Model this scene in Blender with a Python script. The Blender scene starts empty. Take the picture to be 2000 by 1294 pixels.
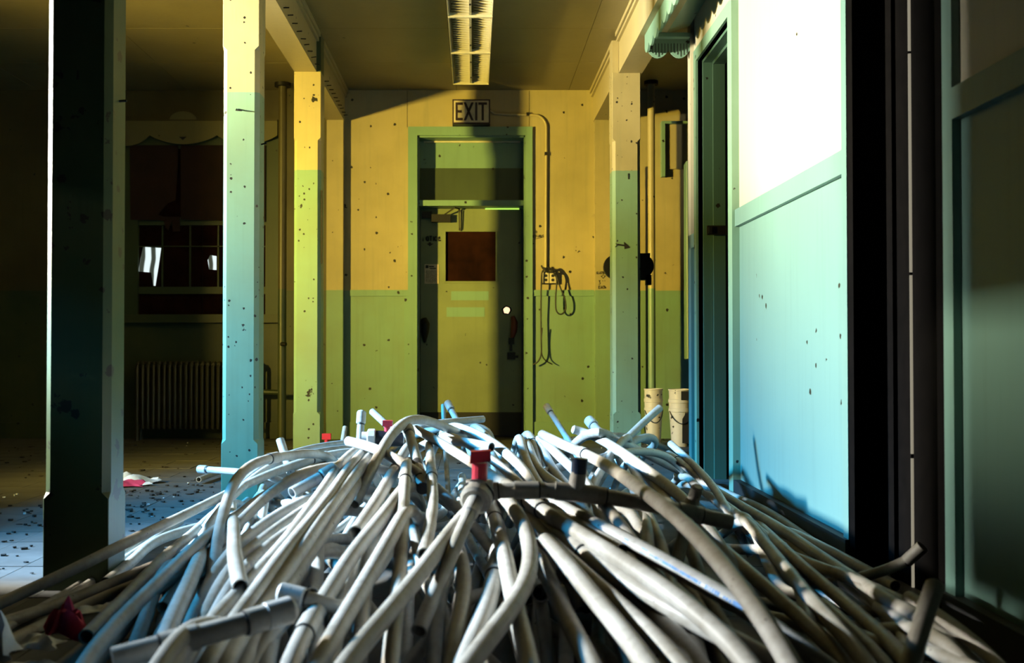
import bpy, math, random
import numpy as np
from mathutils import Vector, Matrix

# ---------------------------------------------------------------- camera
scene = bpy.context.scene
COL = scene.collection
HC = 0.78                                   # eye height in metres
FPX = 2000.0                                # focal length in pixels of the 2000 x 1294 frame
PITCH = math.atan(33.0 / FPX)
SHX = 75.0 / 2000.0
cam_data = bpy.data.cameras.new('camera')
cam_data.sensor_width = 36.0
cam_data.lens = 36.0
cam_data.shift_x = SHX
cam_data.clip_start = 0.05
cam_data.dof.use_dof = True
cam_data.dof.focus_distance = 5.2
cam_data.dof.aperture_fstop = 3.6
cam = bpy.data.objects.new('camera', cam_data)
cam.location = (0, 0, HC)
cam.rotation_euler = (math.pi / 2 + PITCH, 0, 0)
COL.objects.link(cam)
scene.camera = cam

# ---------------------------------------------------------------- world, exposure, daylight
world = bpy.data.worlds.new('world')
scene.world = world
world.use_nodes = True
world.node_tree.nodes['Background'].inputs['Color'].default_value = (0.50, 0.62, 0.80, 1)
world.node_tree.nodes['Background'].inputs['Strength'].default_value = 0.004
vs = scene.view_settings
vs.view_transform = 'Standard'
vs.look = 'None'
vs.exposure = 0.0
vs.gamma = 1.0
vs.use_curve_mapping = False
scene.cycles.diffuse_bounces = 1


def area(name, loc, target, sx, sy, power, color, spread=180):
    d = bpy.data.lights.new(name, 'AREA')
    d.shape = 'RECTANGLE'
    d.size = sx
    d.size_y = sy
    d.energy = power
    d.color = color
    d.spread = math.radians(spread)
    o = bpy.data.objects.new(name, d)
    o.location = loc
    o.rotation_euler = (Vector(target) - Vector(loc)).to_track_quat('-Z', 'Y').to_euler()
    COL.objects.link(o)
    return o


# lamps standing for daylight from the left window: bright haze straight across, an added yellow
# lamp warming the far end wall, and blue sky higher up
area('haze_daylight', (-6.00, 3.45, 1.95), (1.3, 4.95, 1.75), 0.60, 0.22, 330, (1.0, 0.93, 0.70), 58)
area('added_heap_lamp', (-4.93, 3.75, 2.35), (0.75, 2.92, 0.22), 0.26, 0.22, 126, (1.0, 0.95, 0.84), 48)  # extra lamp at the window, aimed to light the heap
area('warm_end_lamp', (-4.93, 3.35, 1.68), (0.4, 9.0, 1.70), 0.38, 0.28, 205, (1.0, 0.73, 0.125), 60)
area('sky_daylight', (-8.0, 3.50, 4.05), (0.8, 4.7, 0.35), 0.95, 1.25, 840, (0.04, 0.46, 1.0), 62)

# ---------------------------------------------------------------- helpers


def at(px, py, Y):
    dx = (px - 1000.0) / FPX + SHX
    dy = (647.0 - py) / FPX
    fy = math.cos(PITCH) - dy * math.sin(PITCH)
    fz = math.sin(PITCH) + dy * math.cos(PITCH)
    t = Y / fy
    return Vector((dx * t, Y, HC + fz * t))


class MB:
    def __init__(self):
        self.v = []
        self.f = []

    def add(self, verts, faces):
        n = len(self.v)
        self.v += [tuple(p) for p in verts]
        self.f += [tuple(i + n for i in f) for f in faces]
        return self

    def hexa(self, p):
        return self.add(p, [(0, 3, 2, 1), (4, 5, 6, 7), (0, 1, 5, 4), (1, 2, 6, 5), (2, 3, 7, 6), (3, 0, 4, 7)])

    def box(self, x0, x1, y0, y1, z0, z1):
        return self.hexa([(x0, y0, z0), (x1, y0, z0), (x1, y1, z0), (x0, y1, z0),
                          (x0, y0, z1), (x1, y0, z1), (x1, y1, z1), (x0, y1, z1)])

    def prism(self, poly, fn, d0, d1):
        """poly of (a, b); fn(a, b, d) gives the 3-D point"""
        n = len(poly)
        vs_ = [fn(a, b, d0) for a, b in poly] + [fn(a, b, d1) for a, b in poly]
        fs = [tuple(range(n))[::-1], tuple(range(n, 2 * n))]
        fs += [(i, (i + 1) % n, (i + 1) % n + n, i + n) for i in range(n)]
        return self.add(vs_, fs)

    def tube(self, pts, r, seg=10, cap=True):
        P = [Vector(p) for p in pts]
        R = r if isinstance(r, (list, tuple)) else [r] * len(P)
        rings, fr = frames(P)
        vs_ = []
        for i, p in enumerate(P):
            a, b = fr[i]
            for k in range(seg):
                t = 2 * math.pi * k / seg
                vs_.append(p + (a * math.cos(t) + b * math.sin(t)) * R[i])
        fs = []
        for i in range(len(P) - 1):
            for k in range(seg):
                fs.append((i * seg + k, i * seg + (k + 1) % seg, (i + 1) * seg + (k + 1) % seg, (i + 1) * seg + k))
        if cap:
            fs.append(tuple(range(seg))[::-1])
            fs.append(tuple(range((len(P) - 1) * seg, len(P) * seg)))
        return self.add(vs_, fs)

    def build(self, name, mat, parent=None, smooth=False):
        me = bpy.data.meshes.new(name)
        me.from_pydata(self.v, [], self.f)
        me.update()
        if smooth:
            me.shade_smooth()
            me.set_sharp_from_angle(angle=math.radians(40))
        o = bpy.data.objects.new(name, me)
        me.materials.append(M[mat] if isinstance(mat, str) else mat)
        COL.objects.link(o)
        if parent is not None:
            o.parent = parent
        return o


def frames(P):
    n = len(P)
    T = []
    for i in range(n):
        d = P[min(i + 1, n - 1)] - P[max(i - 1, 0)]
        T.append(d.normalized() if d.length > 1e-9 else Vector((0, 0, 1)))
    u = Vector((0, 0, 1)) if abs(T[0].z) < 0.9 else Vector((1, 0, 0))
    a = (u - T[0] * u.dot(T[0])).normalized()
    out = []
    for i in range(n):
        a = (a - T[i] * a.dot(T[i])).normalized()
        out.append((a.copy(), T[i].cross(a)))
    return T, out


def share(me, name, parent=None, loc=(0, 0, 0), rot=None):
    o = bpy.data.objects.new(name, me)
    o.location = loc
    if rot is not None:
        o.rotation_euler = rot
    COL.objects.link(o)
    if parent is not None:
        o.parent = parent
    return o


def empty(name, loc=(0, 0, 0)):
    o = bpy.data.objects.new(name, None)
    o.location = loc
    o.empty_display_size = 0.1
    COL.objects.link(o)
    return o


def tag(o, label=None, cat=None, group=None, kind=None):
    if label:
        o['label'] = label
    if cat:
        o['category'] = cat
    if group:
        o['group'] = group
    if kind:
        o['kind'] = kind
    return o


def struct(o, label=None):
    return tag(o, label, kind='structure')


# ---------------------------------------------------------------- materials
M = {}


class NT:
    def __init__(self, name):
        m = bpy.data.materials.new(name)
        m.use_nodes = True
        self.m = m
        self.t = m.node_tree
        self.b = self.t.nodes['Principled BSDF']
        M[name] = m

    def n(self, typ, **kw):
        nd = self.t.nodes.new(typ)
        for k, v in kw.items():
            setattr(nd, k, v)
        return nd

    def l(self, a, b):
        self.t.links.new(a, b)

    def val(self, sock, v):
        if hasattr(v, 'links') or hasattr(v, 'is_output'):
            self.l(v, sock)
        else:
            sock.default_value = v

    def math(self, op, a, b=0.0, clamp=False):
        nd = self.n('ShaderNodeMath', operation=op, use_clamp=clamp)
        self.val(nd.inputs[0], a)
        self.val(nd.inputs[1], b)
        return nd.outputs[0]

    def noise(self, vec, scale, detail=4, rough=0.55):
        nd = self.n('ShaderNodeTexNoise')
        self.l(vec, nd.inputs['Vector'])
        nd.inputs['Scale'].default_value = scale
        nd.inputs['Detail'].default_value = detail
        nd.inputs['Roughness'].default_value = rough
        return nd.outputs['Fac']

    def ramp(self, x, a, b):
        nd = self.n('ShaderNodeMapRange', clamp=True)
        self.val(nd.inputs['Value'], x)
        nd.inputs['From Min'].default_value = a
        nd.inputs['From Max'].default_value = b
        return nd.outputs['Result']

    def mix(self, f, a, b):
        nd = self.n('ShaderNodeMix', data_type='RGBA')
        self.val(nd.inputs[0], f)
        for s, v in ((nd.inputs[6], a), (nd.inputs[7], b)):
            if isinstance(v, (tuple, list)):
                s.default_value = (v[0], v[1], v[2], 1)
            else:
                self.l(v, s)
        return nd.outputs[2]

    def scaled(self, vec, s):
        nd = self.n('ShaderNodeVectorMath', operation='MULTIPLY')
        self.l(vec, nd.inputs[0])
        nd.inputs[1].default_value = s
        return nd.outputs[0]

    def bump(self, h, strength=0.3, dist=0.004):
        nd = self.n('ShaderNodeBump')
        nd.inputs['Strength'].default_value = strength
        nd.inputs['Distance'].default_value = dist
        self.l(h, nd.inputs['Height'])
        self.l(nd.outputs['Normal'], self.b.inputs['Normal'])


def plain(name, col, rough=0.6, metal=0.0, var=0.25, scale=18.0, spec=0.5):
    k = NT(name)
    tc = k.n('ShaderNodeTexCoord')
    f = k.noise(tc.outputs['Object'], scale)
    f2 = k.ramp(f, 0.3, 0.75)
    k.l(k.mix(f2, tuple(c * (1 - var) for c in col), tuple(min(1, c * (1 + var * 0.5)) for c in col)), k.b.inputs['Base Color'])
    k.b.inputs['Roughness'].default_value = rough
    k.b.inputs['Metallic'].default_value = metal
    k.b.inputs['Specular IOR Level'].default_value = spec
    k.bump(f, 0.15, 0.002)
    return k.m


def emit(name, col, strength):
    k = NT(name)
    k.b.inputs['Base Color'].default_value = (0, 0, 0, 1)
    k.b.inputs['Emission Color'].default_value = (*col, 1)
    k.b.inputs['Emission Strength'].default_value = strength
    return k.m


GREEN = (0.185, 0.325, 0.225)
CREAM = (0.42, 0.355, 0.18)


def paint(name, low, up=None, split=1.282, chips=0.5, rough=0.42, grain=True, wear=0.35, chipcol=(0.012, 0.011, 0.006), chipscale=17.0):
    k = NT(name)
    geo = k.n('ShaderNodeNewGeometry')
    pos = geo.outputs['Position']
    if up is None:
        base = low
        base_s = k.mix(0.0, low, low)
    else:
        sep = k.n('ShaderNodeSeparateXYZ')
        k.l(pos, sep.inputs[0])
        wob = k.math('MULTIPLY', k.noise(pos, 30, 2), 0.004)
        z = k.math('ADD', sep.outputs['Z'], wob)
        base_s = k.mix(k.math('GREATER_THAN', z, split + 0.002), low, up)
    # uneven old paint
    big = k.ramp(k.noise(pos, 2.3, 5), 0.35, 0.75)
    c = k.mix(k.math('MULTIPLY', big, wear), base_s, tuple(x * 0.62 for x in low) if up is None else (0.15, 0.14, 0.05))
    streak = k.ramp(k.noise(k.scaled(pos, (28.0, 28.0, 1.3)), 1.0, 4), 0.52, 0.8)
    c = k.mix(k.math('MULTIPLY', streak, 0.22), c, tuple(x * 0.5 for x in low))
    # flaked-off spots
    vo = k.n('ShaderNodeTexVoronoi')
    k.l(pos, vo.inputs['Vector'])
    vo.inputs['Scale'].default_value = chipscale
    sepc = k.n('ShaderNodeSeparateColor')
    k.l(vo.outputs['Color'], sepc.inputs[0])
    clump = k.ramp(k.noise(pos, 1.6, 3), 0.42, 0.72)
    thr = k.math('MULTIPLY', k.math('GREATER_THAN', k.math('ADD', sepc.outputs[0], k.math('MULTIPLY', clump, 0.30 * chips)), 1.0 - 0.10 * chips), 1.0)
    rad = k.math('ADD', k.math('MULTIPLY', sepc.outputs[1], 0.17), 0.07)
    dist = k.math('ADD', vo.outputs['Distance'], k.math('MULTIPLY', k.math('SUBTRACT', k.noise(pos, 90, 3), 0.5), 0.35))
    spot = k.math('MULTIPLY', thr, k.math('LESS_THAN', dist, rad))
    # ragged peeled patches
    peel = k.math('MULTIPLY', k.math('GREATER_THAN', k.noise(pos, 7.5, 7, 0.62), 0.735 - 0.035 * chips), 1.0 if chips > 0.3 else 0.0)
    bad = k.math('MAXIMUM', spot, peel)
    c = k.mix(bad, c, chipcol)
    k.l(c, k.b.inputs['Base Color'])
    k.b.inputs['Roughness'].default_value = rough
    h = k.math('SUBTRACT', k.math('MULTIPLY', k.noise(k.scaled(pos, (70.0, 70.0, 4.0)), 1.0, 4), 0.30 if grain else 0.05), k.math('MULTIPLY', bad, 0.8))
    k.bump(h, 0.35, 0.003)
    return k.m


paint('paint_wall', GREEN, CREAM, 1.282, 0.75, chipscale=19)
paint('paint_column', GREEN, CREAM, 2.05, 1.45, chipscale=30)
paint('paint_column_shaded', (0.028, 0.062, 0.027), (0.08, 0.075, 0.045), 2.35, 2.6, chipscale=12)  # column paint darkened to hold the near column's shade, with chips
paint('paint_left_room_shaded', (0.032, 0.050, 0.024), (0.062, 0.052, 0.022), 1.282, 0.4)  # wall paint darkened to put the left room's dimness into the colour
paint('paint_green', GREEN, None, chips=0.9)
paint('paint_green_clean', (0.120, 0.222, 0.190), None, chips=0.06, wear=0.12, grain=False)
paint('paint_cream', CREAM, None, chips=0.25, wear=0.12)
paint('paint_cream_clean', (0.46, 0.42, 0.29), None, chips=0.02, wear=0.06, grain=False)
paint('paint_ceiling', (0.24, 0.205, 0.10), None, chips=0.1, wear=0.5, grain=False)
paint('paint_beam', CREAM, None, chips=0.15, wear=0.25)
paint('paint_door', (0.20, 0.245, 0.115), None, chips=0.5, wear=0.75)
paint('paint_dark_green', (0.05, 0.075, 0.035), None, chips=0.4, wear=0.6)
paint('paint_jamb_shaded', (0.060, 0.125, 0.085), None, chips=0.6)  # jamb green darkened to put the recess shade into the colour
paint('paint_valance', (0.15, 0.14, 0.06), None, chips=0.1)
plain('fixture_shade', (0.035, 0.032, 0.018), 0.5)  # dark colour stands in for the shaded inside of the fixture
plain('black_rubber', (0.012, 0.012, 0.012), 0.6)
plain('black_iron', (0.012, 0.011, 0.010), 0.5, 0.4)
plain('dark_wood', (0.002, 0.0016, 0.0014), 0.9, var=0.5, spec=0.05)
plain('brown_board', (0.020, 0.006, 0.003), 0.8, var=0.6, scale=6, spec=0.05)
plain('shade_cloth', (0.026, 0.010, 0.005), 0.9, var=0.35, scale=7)
plain('floor_tile', (0.115, 0.115, 0.108), 0.62, var=0.35, scale=5, spec=0.25)
plain('floor_grout', (0.06, 0.06, 0.055), 0.9)
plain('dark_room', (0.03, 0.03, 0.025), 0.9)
plain('white_metal', (0.62, 0.58, 0.40), 0.45, 0.0, var=0.15)
plain('sign_face', (0.62, 0.55, 0.36), 0.5, var=0.2)
plain('sign_letter', (0.030, 0.014, 0.020), 0.5)
plain('ink', (0.010, 0.010, 0.008), 0.7)
plain('paper', (0.66, 0.56, 0.34), 0.8, var=0.2, scale=40)
plain('bucket_plastic', (0.80, 0.74, 0.58), 0.4, var=0.18, scale=9)
plain('red_plastic', (0.55, 0.03, 0.055), 0.35, var=0.15)
plain('blue_plastic', (0.015, 0.035, 0.085), 0.35)
plain('black_plastic', (0.012, 0.013, 0.018), 0.35)
plain('blue_ink', (0.05, 0.25, 0.62), 0.6)
plain('red_brown', (0.10, 0.012, 0.008), 0.5)
plain('radiator_paint', (0.045, 0.042, 0.023), 0.45, var=0.3)
plain('pink_cloth', (0.60, 0.05, 0.15), 0.8, var=0.3)
plain('white_film', (0.72, 0.78, 0.84), 0.35, var=0.15)
plain('debris_dark', (0.022, 0.018, 0.014), 0.8)
emit('daylight_gap', (1.0, 0.90, 0.66), 0.28)
emit('daylight_leak', (0.55, 1.0, 0.12), 1.3)
emit('daylight_hole', (1.0, 0.70, 0.40), 1.5)


def pvc(name, col, grime):
    k = NT(name)
    tc = k.n('ShaderNodeTexCoord')
    oi = k.n('ShaderNodeObjectInfo')
    off = k.n('ShaderNodeVectorMath', operation='ADD')
    k.l(tc.outputs['Object'], off.inputs[0])
    k.l(oi.outputs['Random'], off.inputs[1])
    v = off.outputs[0]
    a = k.ramp(k.noise(v, 5.0, 5, 0.6), 0.42, 0.72)
    b = k.ramp(k.noise(v, 38.0, 4, 0.6), 0.50, 0.78)
    c = k.mix(k.math('MULTIPLY', a, grime), col, (0.15, 0.125, 0.08))
    c = k.mix(k.math('MULTIPLY', b, 0.45), c, (0.15, 0.125, 0.085))
    tone = k.math('MULTIPLY', oi.outputs['Random'], 0.28)
    c = k.mix(tone, c, (0.22, 0.19, 0.14))
    sp = k.math('GREATER_THAN', k.noise(v, 60.0, 2), 0.745)
    c = k.mix(sp, c, (0.03, 0.028, 0.02))
    k.l(c, k.b.inputs['Base Color'])
    k.b.inputs['Roughness'].default_value = 0.46
    k.b.inputs['Specular IOR Level'].default_value = 0.35
    k.bump(k.noise(v, 120.0, 3), 0.12, 0.001)
    return k.m


pvc('pvc', (0.47, 0.455, 0.41), 0.8)
pvc('pvc_clean', (0.50, 0.50, 0.475), 0.25)
plain('pvc_ring', (0.015, 0.015, 0.018), 0.5)

# ---------------------------------------------------------------- the room
YE = 8.89            # end wall
ZC = 3.03            # ceiling
ZB = 2.75            # underside of the beams
ZD = 1.282           # dado height
XBL0, XBL1 = -1.277, -1.12
XBR0, XBR1 = 1.04, 1.208


def ex(px):
    return (px - 925.0) / 225.0


def ez(py):
    return HC + (680.0 - py) / 225.0


def B(name, mat, parent, x0, x1, y0, y1, z0, z1):
    return MB().box(x0, x1, y0, y1, z0, z1).build(name, mat, parent)


# floor: slab with tiles
floor = struct(B('floor', 'floor_grout', None, -5.0, 3.3, -1.5, 9.2, -0.06, -0.004), 'grey tiled floor under the heap of pipes')
TS = 0.23
tile_me = MB().box(0.0015, TS - 0.0015, 0.0015, TS - 0.0015, -0.004, 0.0).build('tile', 'floor_tile', floor)
cand = []
for i in range(-22, 15):
    for j in range(-6, 39):
        x, y = i * TS, j * TS
        yc = y + TS / 2
        s = 0.0
        if yc > 1.8:
            px = 925 + (x + TS / 2) / yc * 2000
            py = 680 + HC / yc * 2000
            if -60 < px < 470 and py < 1330:
                s = 1.0 / yc
        cand.append((s, x, y))
cand.sort(reverse=True)
rng = random.Random(4)
first = True
rest = MB()
for n_, (s, x, y) in enumerate(cand):
    dz = rng.uniform(-0.0012, 0.0012)
    if n_ < 300 and s > 0:
        if first:
            tile_me.location = (x, y, dz)
            first = False
        else:
            share(tile_me.data, 'tile', floor, (x, y, dz))
    elif x < 3.0:
        rest.box(x + 0.0015, x + TS - 0.0015, y + 0.0015, y + TS - 0.0015, -0.004, dz)
tag(rest.build('floor_tiles_beyond', 'floor_tile', floor), kind='stuff')

# ceiling panels with open joints
ceil = struct(B('ceiling', 'dark_room', None, -5.0, 3.3, -1.5, 9.2, ZC + 0.008, ZC + 0.08), 'yellowed panelled ceiling of the corridor')
ys = [-1.5, 0.0, 1.2, 2.4, 3.6, 4.8, 6.0, 7.17, 8.04, YE]
xs = [-5.0, -3.8, -2.5, XBL0, -0.15, 0.83, 2.0, 3.3]
for i in range(len(xs) - 1):
    for j in range(len(ys) - 1):
        B('panel', 'paint_ceiling', ceil, xs[i] + 0.0015, xs[i + 1] - 0.0015, ys[j] + 0.0015, ys[j + 1] - 0.0015, ZC, ZC + 0.008)


# end wall with the exit doorway
DX0, DX1, DZ1 = ex(815), ex(1026), ez(264)
mb = MB()
mb.box(-1.28, DX0, YE, YE + 0.28, 0, ZC)
mb.box(DX1, 3.3, YE, YE + 0.28, 0, ZC)
mb.box(DX0, DX1, YE, YE + 0.28, DZ1, ZC)
wall_end = struct(mb.build('wall_end', 'paint_wall', None), 'end wall painted yellow above and green below')
wall_lr = struct(B('wall_left_room', 'paint_left_room_shaded', None, -5.0, -1.28, YE, YE + 0.28, 0, ZC), 'green window wall of the left room, dimmed in its colour')
# dado cap, stiles and joints on the end wall
for (a, b) in ((684, 797), (1040, 1160)):
    B('dado_rail', 'paint_green', wall_end, ex(a), ex(b), YE - 0.016, YE, ez(578), ez(566))
    B('skirting', 'paint_green', wall_end, ex(a), ex(b), YE - 0.014, YE, 0, ez(823))
B('stile', 'paint_green', wall_end, ex(790), ex(797), YE - 0.010, YE, 0, ez(578))
for px in (795, 1034):
    B('joint', 'ink', wall_end, ex(px) - 0.0015, ex(px) + 0.0015, YE - 0.002, YE, ez(247), ez(176))
B('skirting', 'paint_left_room_shaded', wall_lr, -5.0, -1.28, YE - 0.014, YE, 0, 0.14)
B('skirting', 'paint_green', wall_end, ex(1200), 3.3, YE - 0.014, YE, 0, 0.14)
# pilasters under the beams
for nm, a, b, lab in (('wall_pilaster', 640, 672, 'shaded flat pilaster left of the exit door under the left beam'),
                      ('wall_pilaster', 1160.5, 1193, 'black-spotted pilaster right of the exit door with handwritten price')):
    o = B(nm, 'paint_wall', None, ex(a), ex(b), YE - 0.085, YE, 0, ZB)
    tag(o, lab, 'pilaster', 'pilasters flanking the exit door')
    if a > 1000:
        pil_r = o

# door casing and jambs
cas = struct(empty('trim_1', (0, YE, 0)), 'green casing around the exit door')
cz = ez(247)
cy0, cy1 = -0.03, 0.0


def prof(name, mat, parent, poly, y0, y1):
    m = MB()
    m.prism(poly, lambda a, b, d: (a, d, b), y0, y1)
    return m.build(name, mat, parent)


prof('casing_side', 'paint_green', cas, [(ex(797), 0), (DX0, 0), (DX0, DZ1), (ex(797), cz)], cy0, cy1)
prof('casing_side', 'paint_green', cas, [(DX1, 0), (ex(1040), 0), (ex(1040), cz), (DX1, DZ1)], cy0, cy1)
prof('casing_head', 'paint_green', cas, [(ex(797), cz), (DX0, DZ1), (DX1, DZ1), (ex(1040), cz)], cy0, cy1)
B('jamb', 'paint_green', cas, DX0 - 0.02, DX0 + 0.012, -0.005, 0.24, 0, DZ1)
B('jamb', 'paint_green', cas, DX1 - 0.012, DX1 + 0.02, -0.005, 0.24, 0, DZ1)
B('jamb_head', 'paint_green', cas, DX0, DX1, -0.005, 0.24, DZ1 - 0.014, DZ1 + 0.02)
# transom: bar and blind panels
B('transom_bar', 'paint_green', cas, DX0 + 0.012, DX1 - 0.012, 0.03, 0.24, ez(400), ez(389))
B('transom_panel', 'paint_green', cas, DX0 + 0.012, DX1 - 0.012, 0.165, 0.20, ez(321), DZ1 - 0.014)
B('transom_panel', 'paint_dark_green', cas, DX0 + 0.012, DX1 - 0.012, 0.160, 0.20, ez(389), ez(321))
B('transom_lath', 'white_metal', cas, ex(826), ex(1018), 0.150, 0.165, ez(270), ez(267))

# exit door
YD = YE + 0.19
door = struct(empty('door_1', (0, 0, 0)), 'worn olive exit door with small boarded window')
d0, d1, dz0, dz1 = ex(819), ex(1021), 0.215, ez(401)
wx0, wx1, wz0, wz1 = ex(869), ex(969), ez(546), ez(447)
m = MB()
m.box(d0, wx0, YD, YD + 0.045, dz0, dz1)
m.box(wx1, d1, YD, YD + 0.045, dz0, dz1)
m.box(wx0, wx1, YD, YD + 0.045, dz0, wz0)
m.box(wx0, wx1, YD, YD + 0.045, wz1, dz1)
m.build('door_leaf', 'paint_door', door)
B('bottom_strip', 'black_rubber', door, d0, d1, YD + 0.006, YD + 0.045, 0.01, dz0)  # black strip below the leaf, down to the floor
fr = MB()
t = 0.016
fr.box(wx0 - t, wx1 + t, YD - 0.012, YD, wz1, wz1 + t)
fr.box(wx0 - t, wx1 + t, YD - 0.012, YD, wz0 - t, wz0)
fr.box(wx0 - t, wx0, YD - 0.012, YD, wz0, wz1)
fr.box(wx1, wx1 + t, YD - 0.012, YD, wz0, wz1)
fr.build('window_frame', 'paint_door', door)
B('window_pane', 'brown_board', door, wx0, wx1, YD + 0.015, YD + 0.03, wz0, wz1)
B('light_gap', 'daylight_leak', door, ex(948), ex(1016), YD - 0.004, YD + 0.01, ez(402.4), ez(400.5))
hole = []
for i in range(11):
    a = 2 * math.pi * i / 11
    r = 0.030 * (1 + 0.28 * math.sin(3.1 * i))
    hole.append((ex(991) + r * math.cos(a), ez(604) + r * math.sin(a)))
m = MB()
m.prism([(ex(991) + (a - ex(991)) * 1.5, ez(604) + (b - ez(604)) * 1.35) for a, b in hole], lambda a, b, d: (a, d, b), YD - 0.003, YD)
m.build('splintered_rim', 'dark_wood', door)
m = MB()
m.prism(hole, lambda a, b, d: (a, d, b), YD - 0.005, YD - 0.001)
m.build('lit_hole', 'daylight_hole', door)
for (a, b, c, d) in ((880, 955, 566, 584), (871, 947, 598, 617)):
    B('plate_ghost', 'paint_green', door, ex(a), ex(b), YD - 0.0025, YD, ez(d), ez(c))
# door closer
m = MB()
m.box(ex(841), ex(879), YD - 0.07, YD, ez(429), ez(414))
m.box(ex(822), ex(842), YD - 0.05, YD, ez(421), ez(408))
cl = m.build('door_closer', 'black_iron', door)
MB().tube([(ex(868), YD - 0.06, ez(414)), (ex(888), YD - 0.11, ez(402)), (ex(897), YD - 0.05, ez(403))], 0.007, 8).build('closer_arm', 'black_iron', cl)
MB().tube([(ex(896), YD - 0.03, ez(403)), (ex(896.5), YD - 0.02, ez(445))], 0.005, 8).build('rod', 'black_iron', door)
MB().tube([(ex(899.5), YD - 0.03, ez(405)), (ex(899.5), YD - 0.02, ez(446))], 0.005, 8).build('rod', 'black_iron', door)
# handle, latches, left pull
m = MB()
pts = [(ex(1003), YD - 0.03, ez(617)), (ex(1006), YD - 0.045, ez(628)), (ex(1005), YD - 0.05, ez(645)), (ex(1002), YD - 0.03, ez(658))]
m.tube(pts, [0.018, 0.030, 0.030, 0.018], 12)
m.build('red_handle', 'red_brown', door, True)
m = MB()
m.box(ex(995), ex(1006), YD - 0.03, YD, ez(672), ez(659))
m.box(ex(997), ex(1002), YD - 0.04, YD, ez(685), ez(672))
m.box(ex(992), ex(1008), YD - 0.03, YD, ez(702), ez(688))
m.box(ex(1008), ex(1014), YD - 0.02, YD, ez(699), ez(694))
m.build('latch', 'black_iron', door)
m = MB()
m.tube([(ex(826), YD - 0.03, ez(622)), (ex(829), YD - 0.05, ez(632)), (ex(828), YD - 0.04, ez(648)), (ex(828), YD - 0.02, ez(668))],
       [0.03, 0.042, 0.036, 0.010], 12)
m.build('pull_cup', 'black_iron', door, True)
B('cable_cover', 'black_iron', door, ex(895), ex(900), YD - 0.01, YD, ez(446), ez(440))

# posted notice on the door
nt = tag(B('posted_notice', 'paper', None, ex(827), ex(855), YD - 0.004, YD - 0.001, ez(551), ez(512)),
         'small yellowed paper notice taped to the exit door', 'notice')
B('heading', 'ink', nt, ex(829), ex(835), YD - 0.0055, YD - 0.004, ez(520), ez(514))
B('heading', 'ink', nt, ex(836), ex(846), YD - 0.0055, YD - 0.004, ez(518), ez(515.5))
B('heading', 'ink', nt, ex(837), ex(850), YD - 0.0055, YD - 0.004, ez(521.5), ez(519.5))
rg = random.Random(2)
for r_ in range(11):
    y_ = 525 + r_ * 2.2
    x_ = 830
    m = MB()
    while x_ < 851:
        w_ = rg.uniform(1.0, 3.2)
        m.box(ex(x_), ex(min(x_ + w_, 852)), YD - 0.0052, YD - 0.004, ez(y_ + 0.9), ez(y_))
        x_ += w_ + rg.uniform(0.5, 1.2)
    m.build('text_line', 'ink', nt)

# handwriting: strokes in a 1 x 1.5 cell
STROKES = {
    'N': [[(0, 0), (0, 1.4), (.8, 0), (.8, 1.4)]], 'O': [[(.4, 0), (0, .5), (.1, 1.2), (.5, 1.4), (.85, .9), (.75, .2), (.4, 0)]],
    'T': [[(0, 1.4), (.9, 1.4)], [(.45, 1.4), (.45, 0)]], 'I': [[(.3, 0), (.3, 1.3)]], 'C': [[(.8, 1.1), (.4, 1.3), (.05, .7), (.3, .1), (.8, .2)]],
    'e': [[(.1, .7), (.8, .8), (.6, 1.25), (.2, 1.1), (.05, .5), (.4, 0), (1.0, .15)]], 'R': [[(0, 0), (0, 1.4), (.6, 1.3), (.6, .8), (0, .7), (.75, 0)]],
    'E': [[(.8, 1.4), (0, 1.35), (0, 0), (.8, .05)], [(0, .7), (.6, .72)]], 'F': [[(.8, 1.4), (0, 1.35), (0, 0)], [(0, .7), (.6, .72)]],
    'U': [[(0, 1.0), (.05, .1), (.7, .1), (.75, 1.0)]], 'D': [[(0, 0), (0, 1.2), (.7, .9), (.7, .3), (0, 0)]],
    'S': [[(.75, 1.2), (.3, 1.35), (.1, .95), (.7, .55), (.6, .1), (.05, .1)]], 'G': [[(.8, 1.2), (.3, 1.35), (0, .7), (.3, .05), (.8, .2), (.8, .6), (.45, .6)]],
    'L': [[(.1, 1.3), (.1, 0), (.6, .05)]], 'A': [[(0, 0), (.4, 1.3), (.8, 0)], [(.15, .5), (.65, .5)]],
    'H': [[(0, 0), (0, 1.4)], [(0, .7), (.7, .75)], [(.7, 1.4), (.7, 0)]], 'h': [[(0, 0), (0, 1.4)], [(0, .6), (.4, .8), (.65, .5), (.65, 0)]],
    '3': [[(0, 1.3), (.6, 1.35), (.3, .8), (.75, .45), (.5, .02), (0, .1)]], 'o': [[(.3, .8), (.1, 1.0), (.3, 1.25), (.5, 1.0), (.3, .8)]],
    '.': [[(.3, .0), (.36, .06)]], ' ': [],
}


def writing(name, text, x0, z0, h, y, parent, r=0.004, tilt=0.0, gap=1.25):
    m = MB()
    x = x0
    s = h / 1.4
    for n_, ch in enumerate(text):
        for st in STROKES[ch]:
            P = [(x + a * s * 0.8, y, z0 + b * s + tilt * (x - x0)) for a, b in st]
            m.tube(P, r, 5)
        x += s * 0.8 * gap * (0.55 if ch in 'I.' else 1.0)
    return m.build(name, 'ink', parent)


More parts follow.
